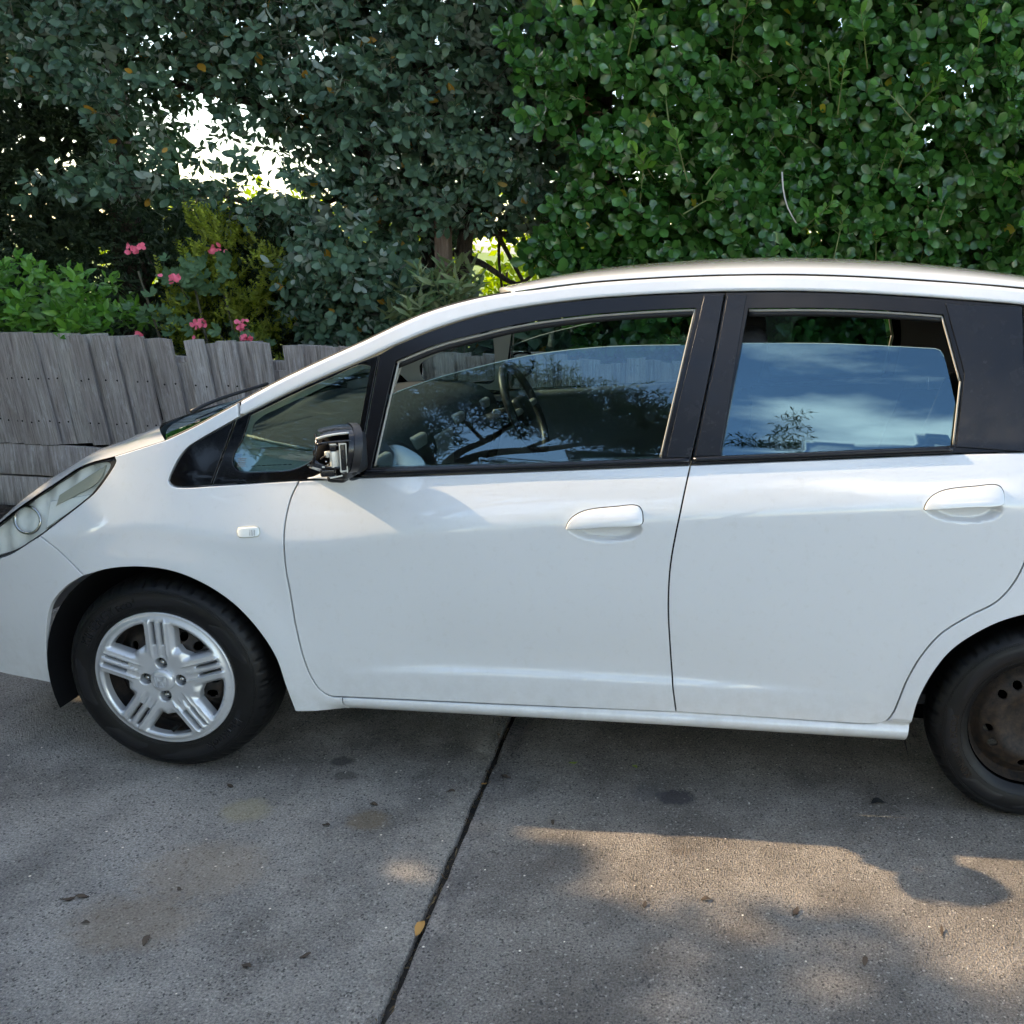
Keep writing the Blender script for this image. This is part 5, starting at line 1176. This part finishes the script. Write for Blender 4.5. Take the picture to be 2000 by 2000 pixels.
limb(shrub, [(.62, 3.0, 1.70), (.74, 3.0, 1.48), (.86, 3.0, 1.27), (.95, 3.0, 1.15)], .016, .007)
limb(shrub, [(.72, 3.0, 1.66), (.70, 3.0, 1.45), (.72, 3.0, 1.22)], .010, .006)
limb(shrub, [(-.1, 3.0, 1.75), (-.45, 2.95, 1.62), (-.9, 2.9, 1.72), (-1.5, 2.8, 1.70)], .014, .004)

# glossy green hedge, right
H_poly = [(.84, 3.7), (4.6, 3.7), (4.6, .95), (1.18, .95), (1.10, 1.12), (.97, 1.36), (.86, 1.45), (1.02, 1.60), (1.09, 1.77), (1.16, 1.9), (1.23, 2.03), (1.36, 2.13), (1.45, 2.23), (1.29, 2.29), (.99, 2.19), (.83, 2.34)]
r = np.random.default_rng(23)
hedge = empty('glossy_hedge', (2.4, 2.75, .4)); props(hedge, 'tall dense hedge with glossy bright green spoon-shaped leaves behind the car roof', 'hedge')
pos = np.vstack([sample_prism(H_poly, 2.42, 2.95, 6600, r, [], 1.5), sample_prism([(.9, 2.0), (1.25, 2.0), (1.25, 2.25), (.9, 2.2)], 2.45, 2.6, 14, r)])
bulge = .10 * np.sin(pos[:, 0] * 3.1 + 1) * np.sin(pos[:, 2] * 3.7) + .05 * np.sin(pos[:, 0] * 9.1 + 2 * np.sin(pos[:, 2] * 5)) * np.sin(pos[:, 2] * 10.3); pos[:, 1] += bulge
ax = np.array([0, -.75, .30]) + r.normal(0, .45, (len(pos), 3))
fr = shoots(pos, ax, 8, np.full(len(pos), .064), np.full(len(pos), .060), r, (84, 30), .12)
add_foliage(hedge, fr, 'spoon', 'leaf_glossy', 300)
pb = sample_prism([(.9, 3.7), (4.7, 3.7), (4.7, .5), (1.2, .5), (1.1, 1.1), (1.15, 1.6), (1.05, 1.9), (.9, 2.3)], 2.95, 3.45, 2900, r)
frk = shoots(pb, np.array([0, -.5, .2]) + r.normal(0, .6, (len(pb), 3)), 6, np.full(len(pb), .125), np.full(len(pb), .09), r, (82, 30), .2); V, F = leaves_to_mesh(frk, 'spoon'); o = mk_np('inner_foliage', V, F, 'leaf_glossy', hedge); o['kind'] = 'stuff'
twig_mesh(hedge, pos[::4], unit(ax[::4]), np.full(len(pos[::4]), .11), .0026, 'twig_green')
# longer new shoots that stick out of the face
pos2 = np.vstack([sample_prism([(1.2, 2.6), (3.4, 2.6), (3.4, 1.5), (1.2, 1.5)], 2.34, 2.42, 26, r)]); ax2 = np.array([.1, -.35, .8]) + r.normal(0, .35, (26, 3))
fr2 = shoots(pos2, ax2, 9, np.full(26, .062), np.full(26, .15), r, (60, 20), .05); add_foliage(hedge, fr2, 'spoon', 'leaf_bush', 0, 'new_growth')
twig_mesh(hedge, pos2, unit(ax2), np.full(26, .17), .0030, 'twig_green')
limb(hedge, [(2.19, 2.40, 1.90), (2.20, 2.38, 1.82), (2.225, 2.37, 1.74), (2.27, 2.36, 1.67)], .004, .003, 'pale_bit', 'dead_twig', 6)
for xx in (1.3, 1.9, 2.6, 3.3): limb(hedge, [(xx, 3.0, .3), (xx + .05, 2.98, 1.2), (xx - .05, 3.0, 2.2), (xx + .1, 3.0, 3.2)], .05, .02, 'bark', 'stem')
# dead brown leaves in the hollow between shrub and hedge
r = np.random.default_rng(31)
dead = empty('dead_sprig', (1.18, 2.9, 2.1)); props(dead, 'withered brown leaves in the dark hollow between shrub and hedge', 'dead leaves')
pos = sample_prism([(1.05, 2.24), (1.32, 2.24), (1.30, 1.95), (1.10, 1.95)], 2.72, 2.95, 26, r); fr = shoots(pos, r.normal(0, 1, (26, 3)), 4, np.full(26, .045), np.full(26, .05), r, (70, 30), .5)
add_foliage(dead, fr, 'pointed', 'leaf_dry', 60)
limb(dead, [(1.02, 2.9, 2.0), (1.15, 2.85, 2.08), (1.35, 2.85, 2.22)], .006, .003, 'bark')

# conifers: fine needle sprays
def sprays(pos, axis, L, r, nn=11, wl=.16, ww=.045):
    n = len(pos); axis = unit(axis); h_ = unit(np.cross(axis, unit(r.normal(size=(n, 3))))); k_ = np.cross(axis, h_); Vs = []
    for j in range(nn):
        t = (j + .6) / nn; s = 1 if j % 2 else -1
        b_ = pos + axis * (L * t)[:, None]; d = unit(axis * .8 + h_ * s * .75 + k_ * r.normal(0, .25, (n, 1))); l = (L * wl * (1.25 - .5 * t))[:, None] * r.uniform(.8, 1.3, (n, 1)); w = k_ * (L * ww)[:, None] + h_ * (L * ww * .5)[:, None]
        Vs.append(np.stack([b_ - w * .5, b_ + d * l * .5 - w, b_ + d * l, b_ + d * l * .5 + w], 1))
    V = np.concatenate(Vs).reshape(-1, 3); return V, np.arange(len(V)).reshape(-1, 4)
r = np.random.default_rng(41)
dc = empty('dark_conifer', (-1.9, 3.9, .4)); props(dc, 'dark fine-needled conifer in deep shade at the far left', 'conifer')
pos = sample_prism([(-4.6, 5.0), (-2.1, 5.0), (-1.72, 3.07), (-1.68, 1.74), (-1.1, 1.66), (-.66, 1.56), (-.62, .85), (-4.6, .7)], 3.40, 4.2, 9000, r, [], 1.5)
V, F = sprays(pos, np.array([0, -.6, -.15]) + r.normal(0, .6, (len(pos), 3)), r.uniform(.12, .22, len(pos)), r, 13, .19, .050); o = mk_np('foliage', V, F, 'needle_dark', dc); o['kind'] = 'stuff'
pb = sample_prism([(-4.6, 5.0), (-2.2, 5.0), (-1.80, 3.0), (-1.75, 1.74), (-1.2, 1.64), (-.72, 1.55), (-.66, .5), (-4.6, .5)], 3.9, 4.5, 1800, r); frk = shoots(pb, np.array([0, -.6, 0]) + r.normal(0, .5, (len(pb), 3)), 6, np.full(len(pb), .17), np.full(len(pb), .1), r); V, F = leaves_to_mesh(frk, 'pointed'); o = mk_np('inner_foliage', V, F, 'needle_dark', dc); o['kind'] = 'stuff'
limb(dc, [(-1.9, 3.95, .3), (-1.9, 3.95, 2.5), (-1.9, 3.95, 5.0)], .12, .04, name='trunk')
r = np.random.default_rng(43)
gc = empty('golden_conifer', (-.6, 2.8, .4)); props(gc, 'small yellow-green feathery conifer just behind the timber fence', 'conifer')
Tp = [(-.95, .80), (-.30, .80), (-.26, 1.20), (-.34, 1.38), (-.40, 1.50), (-.53, 1.57), (-.67, 1.60), (-.81, 1.53), (-.86, 1.38), (-.98, 1.2)]
pos = sample_prism(Tp, 2.50, 2.95, 3600, r, [], 1.3)
clump = np.sin(pos[:, 0] * 19 + 2 * np.sin(pos[:, 2] * 9)) * np.sin(pos[:, 2] * 17 + 1.3) > .12; pos = pos[clump]  # gold kept to clumps, painting them as lit tips
V, F = sprays(pos, np.array([0, -.35, .85]) + r.normal(0, .42, (len(pos), 3)), r.uniform(.06, .11, len(pos)), r, 11, .24, .075); o = mk_np('foliage', V, F, 'needle_gold', gc); o['kind'] = 'stuff'
pos = sample_prism(Tp, 2.80, 3.3, 2200, r); V, F = sprays(pos, np.array([0, -.3, .6]) + r.normal(0, .5, (len(pos), 3)), r.uniform(.08, .16, len(pos)), r, 11, .22, .06); o = mk_np('inner_foliage', V, F, 'needle_dark', gc); o['kind'] = 'stuff'  # dark colour on inner sprays paints the shade behind the tips
limb(gc, [(-.6, 2.9, .35), (-.6, 2.9, .9), (-.58, 2.9, 1.5)], .03, .01, name='trunk')

# leafy bush at the left edge
r = np.random.default_rng(51)
bush = empty('leafy_bush', (-1.6, 2.6, .4)); props(bush, 'low bush with bright green pointed leaves spilling over the fence at far left', 'bush')
pos = sample_prism([(-2.5, 1.32), (-1.54, 1.29), (-1.36, 1.23), (-1.25, 1.14), (-1.14, 1.08), (-1.12, 1.0), (-1.3, .95), (-2.5, .85)], 2.36, 2.8, 300, r, [], 1.2)
fr = shoots(pos, np.array([.1, -.5, .55]) + r.normal(0, .4, (len(pos), 3)), 8, np.full(len(pos), .068), np.full(len(pos), .08), r, (75, 30), .12); add_foliage(bush, fr, 'pointed', 'leaf_bush', 300)
limb(bush, [(-1.7, 2.6, .35), (-1.68, 2.6, .7), (-1.62, 2.55, 1.05)], .02, .01, name='stem')

# geranium with pink flower heads
r = np.random.default_rng(61)
ger = empty('geranium', (-.8, 2.5, .4)); props(ger, 'straggly geranium with pink flower clusters above the fence palings', 'flowering plant')
heads = [(-1.12, 2.50, 1.405, 1.0), (-1.075, 2.50, 1.422, .55), (-.684, 2.50, 1.428, .85), (-.838, 2.37, 1.282, .95), (-.770, 2.42, 1.050, 1.05), (-.544, 2.42, 1.058, .95), (-.525, 2.40, 1.000, .5), (-.502, 2.40, .994, .45), (-1.045, 2.345, .992, .75)]
for (x, y, z, s) in heads:
    V = []; F = []
    for k in range(int(6 + 12 * s)):
        c = np.array([x, y, z]) + r.normal(0, 1, 3) * np.array([.020, .012, .014]) * s; n_ = unit(np.array([0, -1, .35]) + r.normal(0, .6, 3)); a = unit(np.cross(n_, r.normal(size=3))); b_ = np.cross(n_, a); rr = r.uniform(.008, .013); i0 = len(V)
        V.append(c + n_ * -.003)
        for q in range(8): t = q * math.pi / 4; V.append(c + rr * (math.cos(t) * a * 1.25 + math.sin(t) * b_) + n_ * r.normal(0, .0015))
        F += [(i0, i0 + 1 + q, i0 + 1 + (q + 1) % 8) for q in range(8)]
    mk('flower_head', V, F, 'petal', ger, True)
    limb(ger, [(x + .03, y + .06, z - .11), (x + .012, y + .03, z - .05), (x, y + .012, z - .010)], .0022, .0016, 'bark', 'stem', 6)
def scallop(c, n_, R):
    a = unit(np.cross(n_, r.normal(size=3))); b_ = np.cross(n_, a); V = [c - n_ * .008]; F = []
    for q in range(21):
        t = q / 21 * 2 * math.pi * .93 + .2; rr = R * (1 + .10 * math.cos(7 * t)) ; V.append(c + rr * .55 * (math.cos(t) * a + math.sin(t) * b_) + n_ * .003 * math.cos(7 * t)); 
    for q in range(21):
        t = q / 21 * 2 * math.pi * .93 + .2; rr = R * (1 + .13 * math.cos(7 * t)); V.append(c + rr * (math.cos(t) * a + math.sin(t) * b_) + n_ * (.006 * math.cos(7 * t) + .004))
    for q in range(20): F += [(0, 1 + q, 2 + q), (1 + q, 22 + q, 23 + q, 2 + q)]
    mk('leaf', V, F, 'leaf_geranium', ger, True)
for k in range(62):
    m_ = [(-.90, 1.34), (-.80, 1.30), (-.70, 1.33), (-.72, 1.26), (-.86, 1.24), (-1.0, 1.10), (-.62, 1.02), (-.95, 1.0)][k % 8]
    scallop(np.array([m_[0] + r.normal(0, .06), 2.46 + r.normal(0, .04), m_[1] + r.normal(0, .045)]), unit(np.array([0, -.8, .5]) + r.normal(0, .35, 3)), r.uniform(.026, .042))
for (a, b_) in (((-.8, .40), (-.82, 1.30)), ((-.62, .4), (-.66, 1.20)), ((-.70, .9), (-.74, 1.02)), ((-1.0, .4), (-1.1, 1.3))): limb(ger, [(a[0], 2.55, a[1]), ((a[0] + b_[0]) / 2 + .03, 2.52, (a[1] + b_[1]) / 2), (b_[0], 2.5, b_[1])], .009, .005, 'twig', 'stem', 8)

# narrow-leaved variegated shrub in front of the trunk
r = np.random.default_rng(71)
ole = empty('narrow_leaved_shrub', (.6, 2.55, .4)); props(ole, 'shrub with narrow pale-edged leaves peeping over the windscreen pillar', 'shrub')
pos = sample_prism([(.28, 1.12), (.36, 1.24), (.52, 1.32), (.72, 1.42), (.86, 1.40), (.70, 1.20), (.5, 1.05)], 2.40, 2.7, 46, r); fr = shoots(pos, np.array([0, -.3, .7]) + r.normal(0, .35, (46, 3)), 9, np.full(46, .105), np.full(46, .07), r, (70, 20), .05); add_foliage(ole, fr, 'lance', 'leaf_oleander', 300)
for q in pos[::6]: limb(ole, [(.6, 2.65, .4), ((.6 + q[0]) / 2, 2.62, .8), tuple(q)], .006, .003, 'twig', 'stem', 6)
post = rbox('timber_post', (.495, 2.80, .95), (.075, .075, 1.42), 'post_timber', None, .004, 1); props(post, 'reddish timber post beside the bark-covered trunk behind the fence', 'post')

# sunlit planting and white house in the neighbour's garden
r = np.random.default_rng(81)
def far_shrub(name, label, c, rad, n, L, mat, seed, group=None):
    r = np.random.default_rng(seed); p_ = empty(name, (c[0], c[1], .42)); props(p_, label, 'shrub', group)
    q = unit(r.normal(size=(n, 3))) * (r.uniform(.55, 1.0, (n, 1))); pos = np.array(c) + q * np.array(rad); pos[:, 2] = np.maximum(pos[:, 2], .45)
    fr = shoots(pos, q + r.normal(0, .4, (n, 3)), 6, np.full(n, L), np.full(n, L), r, (75, 30), .15); V, F = leaves_to_mesh(fr, 'pointed'); o = mk_np('foliage', V, F, mat, p_); o['kind'] = 'stuff'
    limb(p_, [(c[0], c[1], .35), (c[0] + .05, c[1], c[2])], .05, .03, 'bark', 'stem'); return p_
far_shrub('sunlit_shrub', 'bright yellow-green sunlit shrub seen through the gap beside the trunk', (.5, 8.2, 1.25), (1.6, .8, .75), 520, .13, 'leaf_sunny', 82)
far_shrub('sunlit_shrub', 'bright yellow-green sunlit shrub seen low through the left shrub', (-2.6, 9.5, 1.2), (2.2, .8, .78), 520, .15, 'leaf_sunny', 83)
far_shrub('sunlit_shrub', 'yellow-green sunlit shrub glimpsed through the hedge', (3.5, 8.5, 1.2), (1.8, .8, 1.0), 420, .15, 'leaf_sunny', 84)

for ob, dx in ((fence, -.45), (shrub, -.50), (hedge, -.46), (dead, -.50), (dc, -.61), (gc, -.52), (bush, -.47), (ger, -.44), (ole, -.53), (post, -.54)): ob.location.x += dx
for ob in [o for o in COL.objects if o.name.startswith('sunlit_shrub')]: ob.location.x -= 1.65

# ------------------------------------------------------------------ surroundings out of frame: hedge and tree added ahead of the car for shade, trees and a house across the drive
def crown_tree(name, label, cat, trunk, crown_boxes, L, mat, seed, kind='pointed', nl=6, group=None):
    r = np.random.default_rng(seed); p_ = empty(name, (trunk[0][0], trunk[0][1], 0)); props(p_, label, cat, group)
    limb(p_, trunk, .14, .06, 'bark', 'trunk', 12); A = []; X = []
    for (c, rad, n) in crown_boxes:
        q = unit(r.normal(size=(n, 3))) * r.uniform(.2, 1.0, (n, 1)) ** .33; A.append(np.array(c) + q * np.array(rad)); X.append(q)
    pos = np.vstack(A); q = np.vstack(X); fr = shoots(pos, q + r.normal(0, .6, (len(pos), 3)), nl, np.full(len(pos), L), np.full(len(pos), L * 1.3), r, (75, 25), .2)
    V, F = leaves_to_mesh(fr, kind); o = mk_np('crown', V, F, mat, p_); o['kind'] = 'stuff'; return p_
r = np.random.default_rng(91)
fh = empty('shade_hedge', (-5.2, .5, 0)); props(fh, 'unseen tall leafy hedge added ahead of the car to block low sun', 'hedge')  # added out of view, its height sets where the sun gets past
pos = r.uniform((-5.7, -4.0, .1), (-4.8, 6.0, 3.86), (7000, 3)); fr = shoots(pos, r.normal(0, 1, (7000, 3)), 6, np.full(7000, .19), np.full(7000, .12), r, (75, 30), .1); V, F = leaves_to_mesh(fr, 'spoon'); o = mk_np('foliage', V, F, 'leaf_glossy', fh); o['kind'] = 'stuff'
for yy in (-3, -1, 1, 3, 5): limb(fh, [(-5.2, yy, 0), (-5.25, yy + .1, 1.6), (-5.2, yy, 3.2)], .06, .03, 'bark', 'stem')
crown_tree('shade_tree', 'broad leafy tree out of view ahead of the car, crown shaped for shade', 'tree', [(-6.5, -2.6, 0), (-6.4, -2.5, 2.0), (-6.4, -2.5, 4.2)], [((-6.0, -2.50, 4.9), (1.5, 2.9, 2.3), 5600), ((-6.0, -5.0, 4.4), (1.6, 2.2, 1.8), 1400)], .21, 'leaf_glossy', 92)  # unseen tree for the dappled shade, crown shaped to bound the sunlit strip
refl = empty('street_tree', (-.9, -7.2, 0)); props(refl, 'spreading tree with crooked limbs across the driveway', 'tree')
limb(refl, [(-1.3, -7.2, 0), (-1.0, -7.2, 2.0), (-.85, -7.2, 3.6), (-.62, -7.1, 4.35)], .17, .11, 'bark', 'trunk', 12)
for pts, a, b_ in (([(-.62, -7.1, 4.35), (-.1, -7.0, 4.75), (.7, -7.0, 4.95), (1.9, -7.0, 5.35)], .085, .02), ([(-.62, -7.1, 4.35), (-.45, -7.1, 4.8), (-.1, -7.1, 5.2), (.3, -7.0, 5.9)], .07, .02), ([(-.62, -7.1, 4.35), (-1.0, -7.1, 5.1), (-1.3, -7.0, 5.8), (-1.8, -7.0, 6.6)], .06, .02), ([(.3, -7.0, 4.85), (.8, -7.1, 5.4), (1.2, -7.0, 5.9)], .04, .012), ([(1.0, -7.0, 5.05), (1.5, -7.0, 5.1), (2.2, -7.0, 5.25)], .03, .01), ([(-.2, -7.1, 5.1), (-.6, -7.0, 5.7), (-.7, -7.0, 6.4)], .03, .01)): limb(refl, pts, a, b_, 'bark', 'branch', 8)
r = np.random.default_rng(95)
A = []
for c, rad, n in (((1.2, -7.0, 5.75), (1.2, .7, .60), 1000), ((.2, -7.0, 6.0), (1.0, .8, .85), 1000), ((-1.2, -7.0, 6.2), (1.4, .8, 1.0), 1500), ((-2.2, -7.0, 5.4), (1.0, .8, 1.0), 1000), ((1.9, -7.0, 5.5), (.6, .5, .45), 300), ((-2.6, -6.8, 6.6), (1.4, .8, 1.2), 900), ((-1.3, -7.0, 5.0), (.9, .7, .55), 800), ((1.5, -7.0, 5.25), (.9, .5, .35), 420)):
    q = unit(r.normal(size=(n, 3))) * r.uniform(.3, 1.0, (n, 1)); A.append(np.array(c) + q * np.array(rad))
pos = np.vstack(A); fr = shoots(pos, np.array([0, 0, .4]) + r.normal(0, .7, (len(pos), 3)), 7, np.full(len(pos), .12), np.full(len(pos), .13), r, (65, 20), .1); V, F = leaves_to_mesh(fr, 'lance'); o = mk_np('crown', V, F, 'leaf_street', refl); o['kind'] = 'stuff'
crown_tree('tall_screen_shrub', 'tall clipped screening shrub across the driveway beside the street tree', 'shrub', [(1.6, -8.2, 0), (1.6, -8.2, 4.2)], [((1.5, -8.2, 4.2), (1.3, .7, 1.05), 700), ((1.5, -8.2, 2.2), (1.5, .8, 1.8), 700)], .12, 'leaf_bush', 96)
crown_tree('tall_screen_shrub', 'upright feathery screening shrub across the driveway behind the viewer', 'shrub', [(3.2, -7.2, 0), (3.2, -7.2, 4.4)], [((3.45, -7.2, 4.45), (1.0, .6, .95), 1200), ((3.5, -7.2, 5.55), (.20, .2, .6), 70), ((2.9, -7.2, 5.0), (.5, .4, .4), 200), ((3.3, -7.2, 2.2), (1.2, .7, 1.9), 600)], .11, 'leaf_street', 97, 'lance')
crown_tree('tall_screen_shrub', 'dark rounded screening shrub across the driveway near the brick house', 'shrub', [(-.4, -8.4, 0), (-.4, -8.4, 3.8)], [((-.5, -8.4, 3.6), (1.2, .7, 1.0), 600), ((-.5, -8.4, 1.6), (1.2, .8, 1.5), 500)], .12, 'leaf_glossy', 98)
# brick house across the drive: bricks laid singly on the wall that shows in the door glass
bh = empty('brick_house', (-4, -11.5, 0)); props(bh, 'two-storey tan brick house across the driveway, mirrored in the front door glass', 'house')
rbox('wall', (-5.0, -11.6, 2.7), (6.0, 4.0, 5.4), 'mortar', bh, .005, 1)
bme = bpy.data.meshes.new('brick'); bv, bf = rbox_data((0, 0, 0), (.46, .05, .13), .008, 1); bme.from_pydata([tuple(map(float, v)) for v in bv], [], bf); bme.materials.append(MATS['brick']); bme.update()
for rI in range(14):
    for cI in range(10):
        o = bpy.data.objects.new('brick', bme); COL.objects.link(o); o.parent = bh; o.matrix_parent_inverse = Matrix.Translation(-Vector(bh.location)); o.matrix_basis = Matrix.Translation((-2.28 - cI * .48 - (.24 if rI % 2 else 0) * 1.0, -9.59, 3.35 + rI * .145))
mk('roof', [(-8.6, -9.1, 5.45), (-1.6, -9.1, 5.45), (-1.6, -14, 5.45), (-8.6, -14, 5.45), (-7, -11.6, 7.0), (-3, -11.6, 7.0)], [(0, 1, 5, 4), (1, 2, 5), (2, 3, 4, 5), (3, 0, 4)], 'roof_tile', bh, False)

for ob in [o for o in COL.objects if o.name.startswith(('street_tree', 'tall_screen_shrub'))]: ob.location.x -= 1.83
bh.location.x -= 2.3

# ------------------------------------------------------------------ litter on the concrete
def litter(x, y, s, mat, label, rot, seed, kind='pointed', z=.004):
    r = np.random.default_rng(seed); T, F = leaf_template(kind); V = T.copy(); V[:, 0] -= .5; V[:, 2] = .25 * np.abs(V[:, 1]) + .10 * np.sin(V[:, 0] * 5 + seed) + r.normal(0, .02, len(V)) + .12
    M = np.array(Matrix.Rotation(rot, 3, 'Z')); V = (V * s) @ M.T + np.array([x, y, z]); V2 = V + np.array([0, 0, -.0012]); n = len(V)
    o = mk('fallen_leaf', np.vstack([V, V2]), [tuple(f) for f in F] + [tuple(int(i) + n for i in f[::-1]) for f in F], mat); props(o, label, 'leaf', 'dead leaves and scraps lying on the driveway'); return o
litter(.929, -.583, .050, 'dry_leaf_orange', 'orange dead leaf lodged in the slab joint near the bottom edge', 1.50, 1, 'pointed', -.006)
litter(2.074, .058, .044, 'dry_leaf_black', 'black crumpled leaf on the concrete in front of the rear wheel', .3, 2, 'oval')
litter(1.339, .178, .030, 'dry_leaf_green', 'yellow-green leaf on the ground under the rear door sill', 2.2, 3)
litter(1.148, .178, .028, 'dry_leaf_green', 'yellow leaf on the ground under the front door sill', .5, 4)
litter(1.814, -.452, .035, 'dry_leaf', 'dark brown leaf standing up inside the sunlit patch', 1.2, 5)
litter(2.163, -.487, .034, 'dry_leaf', 'slim brown leaf in the bright right end of the sunlit patch', 1.5, 6, 'lance')
litter(1.967, -.606, .030, 'dry_leaf', 'pale brown leaf below the sunlit patch near the bottom right', 1.4, 7)
litter(1.593, -.426, .028, 'dry_leaf', 'small tan leaf just under the sunlit patch', .2, 8)
litter(.962, .075, .032, 'dry_leaf', 'brown leaf beside the slab joint in the shadow of the sill', .1, 9)
litter(.909, .032, .020, 'dry_leaf_orange', 'tiny tan leaf resting in the far end of the slab joint', .8, 10)
rr = np.random.default_rng(99)
scraps = [(.633, -.107, .026, 'small dark leaf scrap on the concrete midway between front wheel and joint'), (.825, -.019, .026, 'dark leaf scrap just left of the joint, nearest the sill shadow'), (.544, -.217, .024, 'dark curled scrap beside the brownish stain on the left slab'),
          (.196, -.061, .028, 'brown leaf scrap on the concrete closest below the front tyre'), (.078, -.574, .030, 'tan leaf scrap, leftmost of the pair near the left edge of the slab'), (.104, -.562, .030, 'dark leaf scrap, right one of the pair near the left edge of the slab'),
          (.341, -.69, .034, 'slim brown twig-like leaf near the bottom left of the driveway'), (.169, -.647, .022, 'small reddish brown scrap low on the left slab, below the pair'), (.60, -.747, .030, 'brown leaf at the very bottom of the left slab'), (.711, -.705, .026, 'curled brown scrap near the bottom, just left of the joint'),
          (.312, -.513, .020, 'tiny dark scrap in the middle of the left slab'), (1.444, -.46, .022, 'tiny dark scrap below the left half of the sunlit patch'), (1.15, -.14, .022, 'tiny dark scrap on the right slab above the sunlit patch')]
for k, (x, y, z_, lab) in enumerate(scraps): litter(x, y, z_, 'dry_leaf', lab, rr.uniform(0, 6), 20 + k, 'pointed')
# leaf litter below the fence
r = np.random.default_rng(103); pos = np.stack([r.uniform(-2.4, 3.0, 260), r.uniform(2.0, 2.28, 260), r.uniform(.06, .10, 260)], 1); fr = shoots(pos, r.normal(0, 1, (260, 3)), 1, np.full(260, .05), np.full(260, .01), r, (80, 80), 0); V, F = leaves_to_mesh(fr, 'pointed'); V[:, 2] = .06 + (V[:, 2] - .06) * .4
o = mk_np('leaf_litter', V, F, 'leaf_dry'); props(o, 'brown leaf litter on the soil at the foot of the fence', 'leaf litter', kind='stuff')
r = np.random.default_rng(105); n = 420; ss = r.uniform(-.2, 2.2, n); oo = r.normal(0, .006, n); P2 = np.array([joint_pt(a, b_) for a, b_ in zip(ss, oo)]); pos = np.stack([P2[:, 0], P2[:, 1], r.uniform(-.018, -.006, n)], 1)
fr = shoots(pos, r.normal(0, 1, (n, 3)) * np.array([1, 1, .3]), 1, r.uniform(.008, .022, n), np.full(n, .002), r, (80, 80), 0); V, F = leaves_to_mesh(fr, 'lance'); o = mk_np('joint_litter', V, F, 'leaf_dry'); props(o, 'dry twigs and leaf bits packed in the slab joint', 'leaf litter', kind='stuff')

# the drive lies 15 mm below the datum the car was measured from
for ob in COL.objects:
    if ob.name.startswith(('driveway', 'joint_dirt', 'joint_litter', 'fallen_leaf')): ob.location.z -= .015

# ------------------------------------------------------------------ render settings
cy_ = scene.cycles
cy_.max_bounces = 6; cy_.diffuse_bounces = 2; cy_.glossy_bounces = 3; cy_.transmission_bounces = 3; cy_.transparent_max_bounces = 12
cy_.use_adaptive_sampling = True; cy_.adaptive_threshold = .03; cy_.adaptive_min_samples = 12
cy_.caustics_reflective = False; cy_.caustics_refractive = False; cy_.use_denoising = True; cy_.sample_clamp_indirect = 6.0
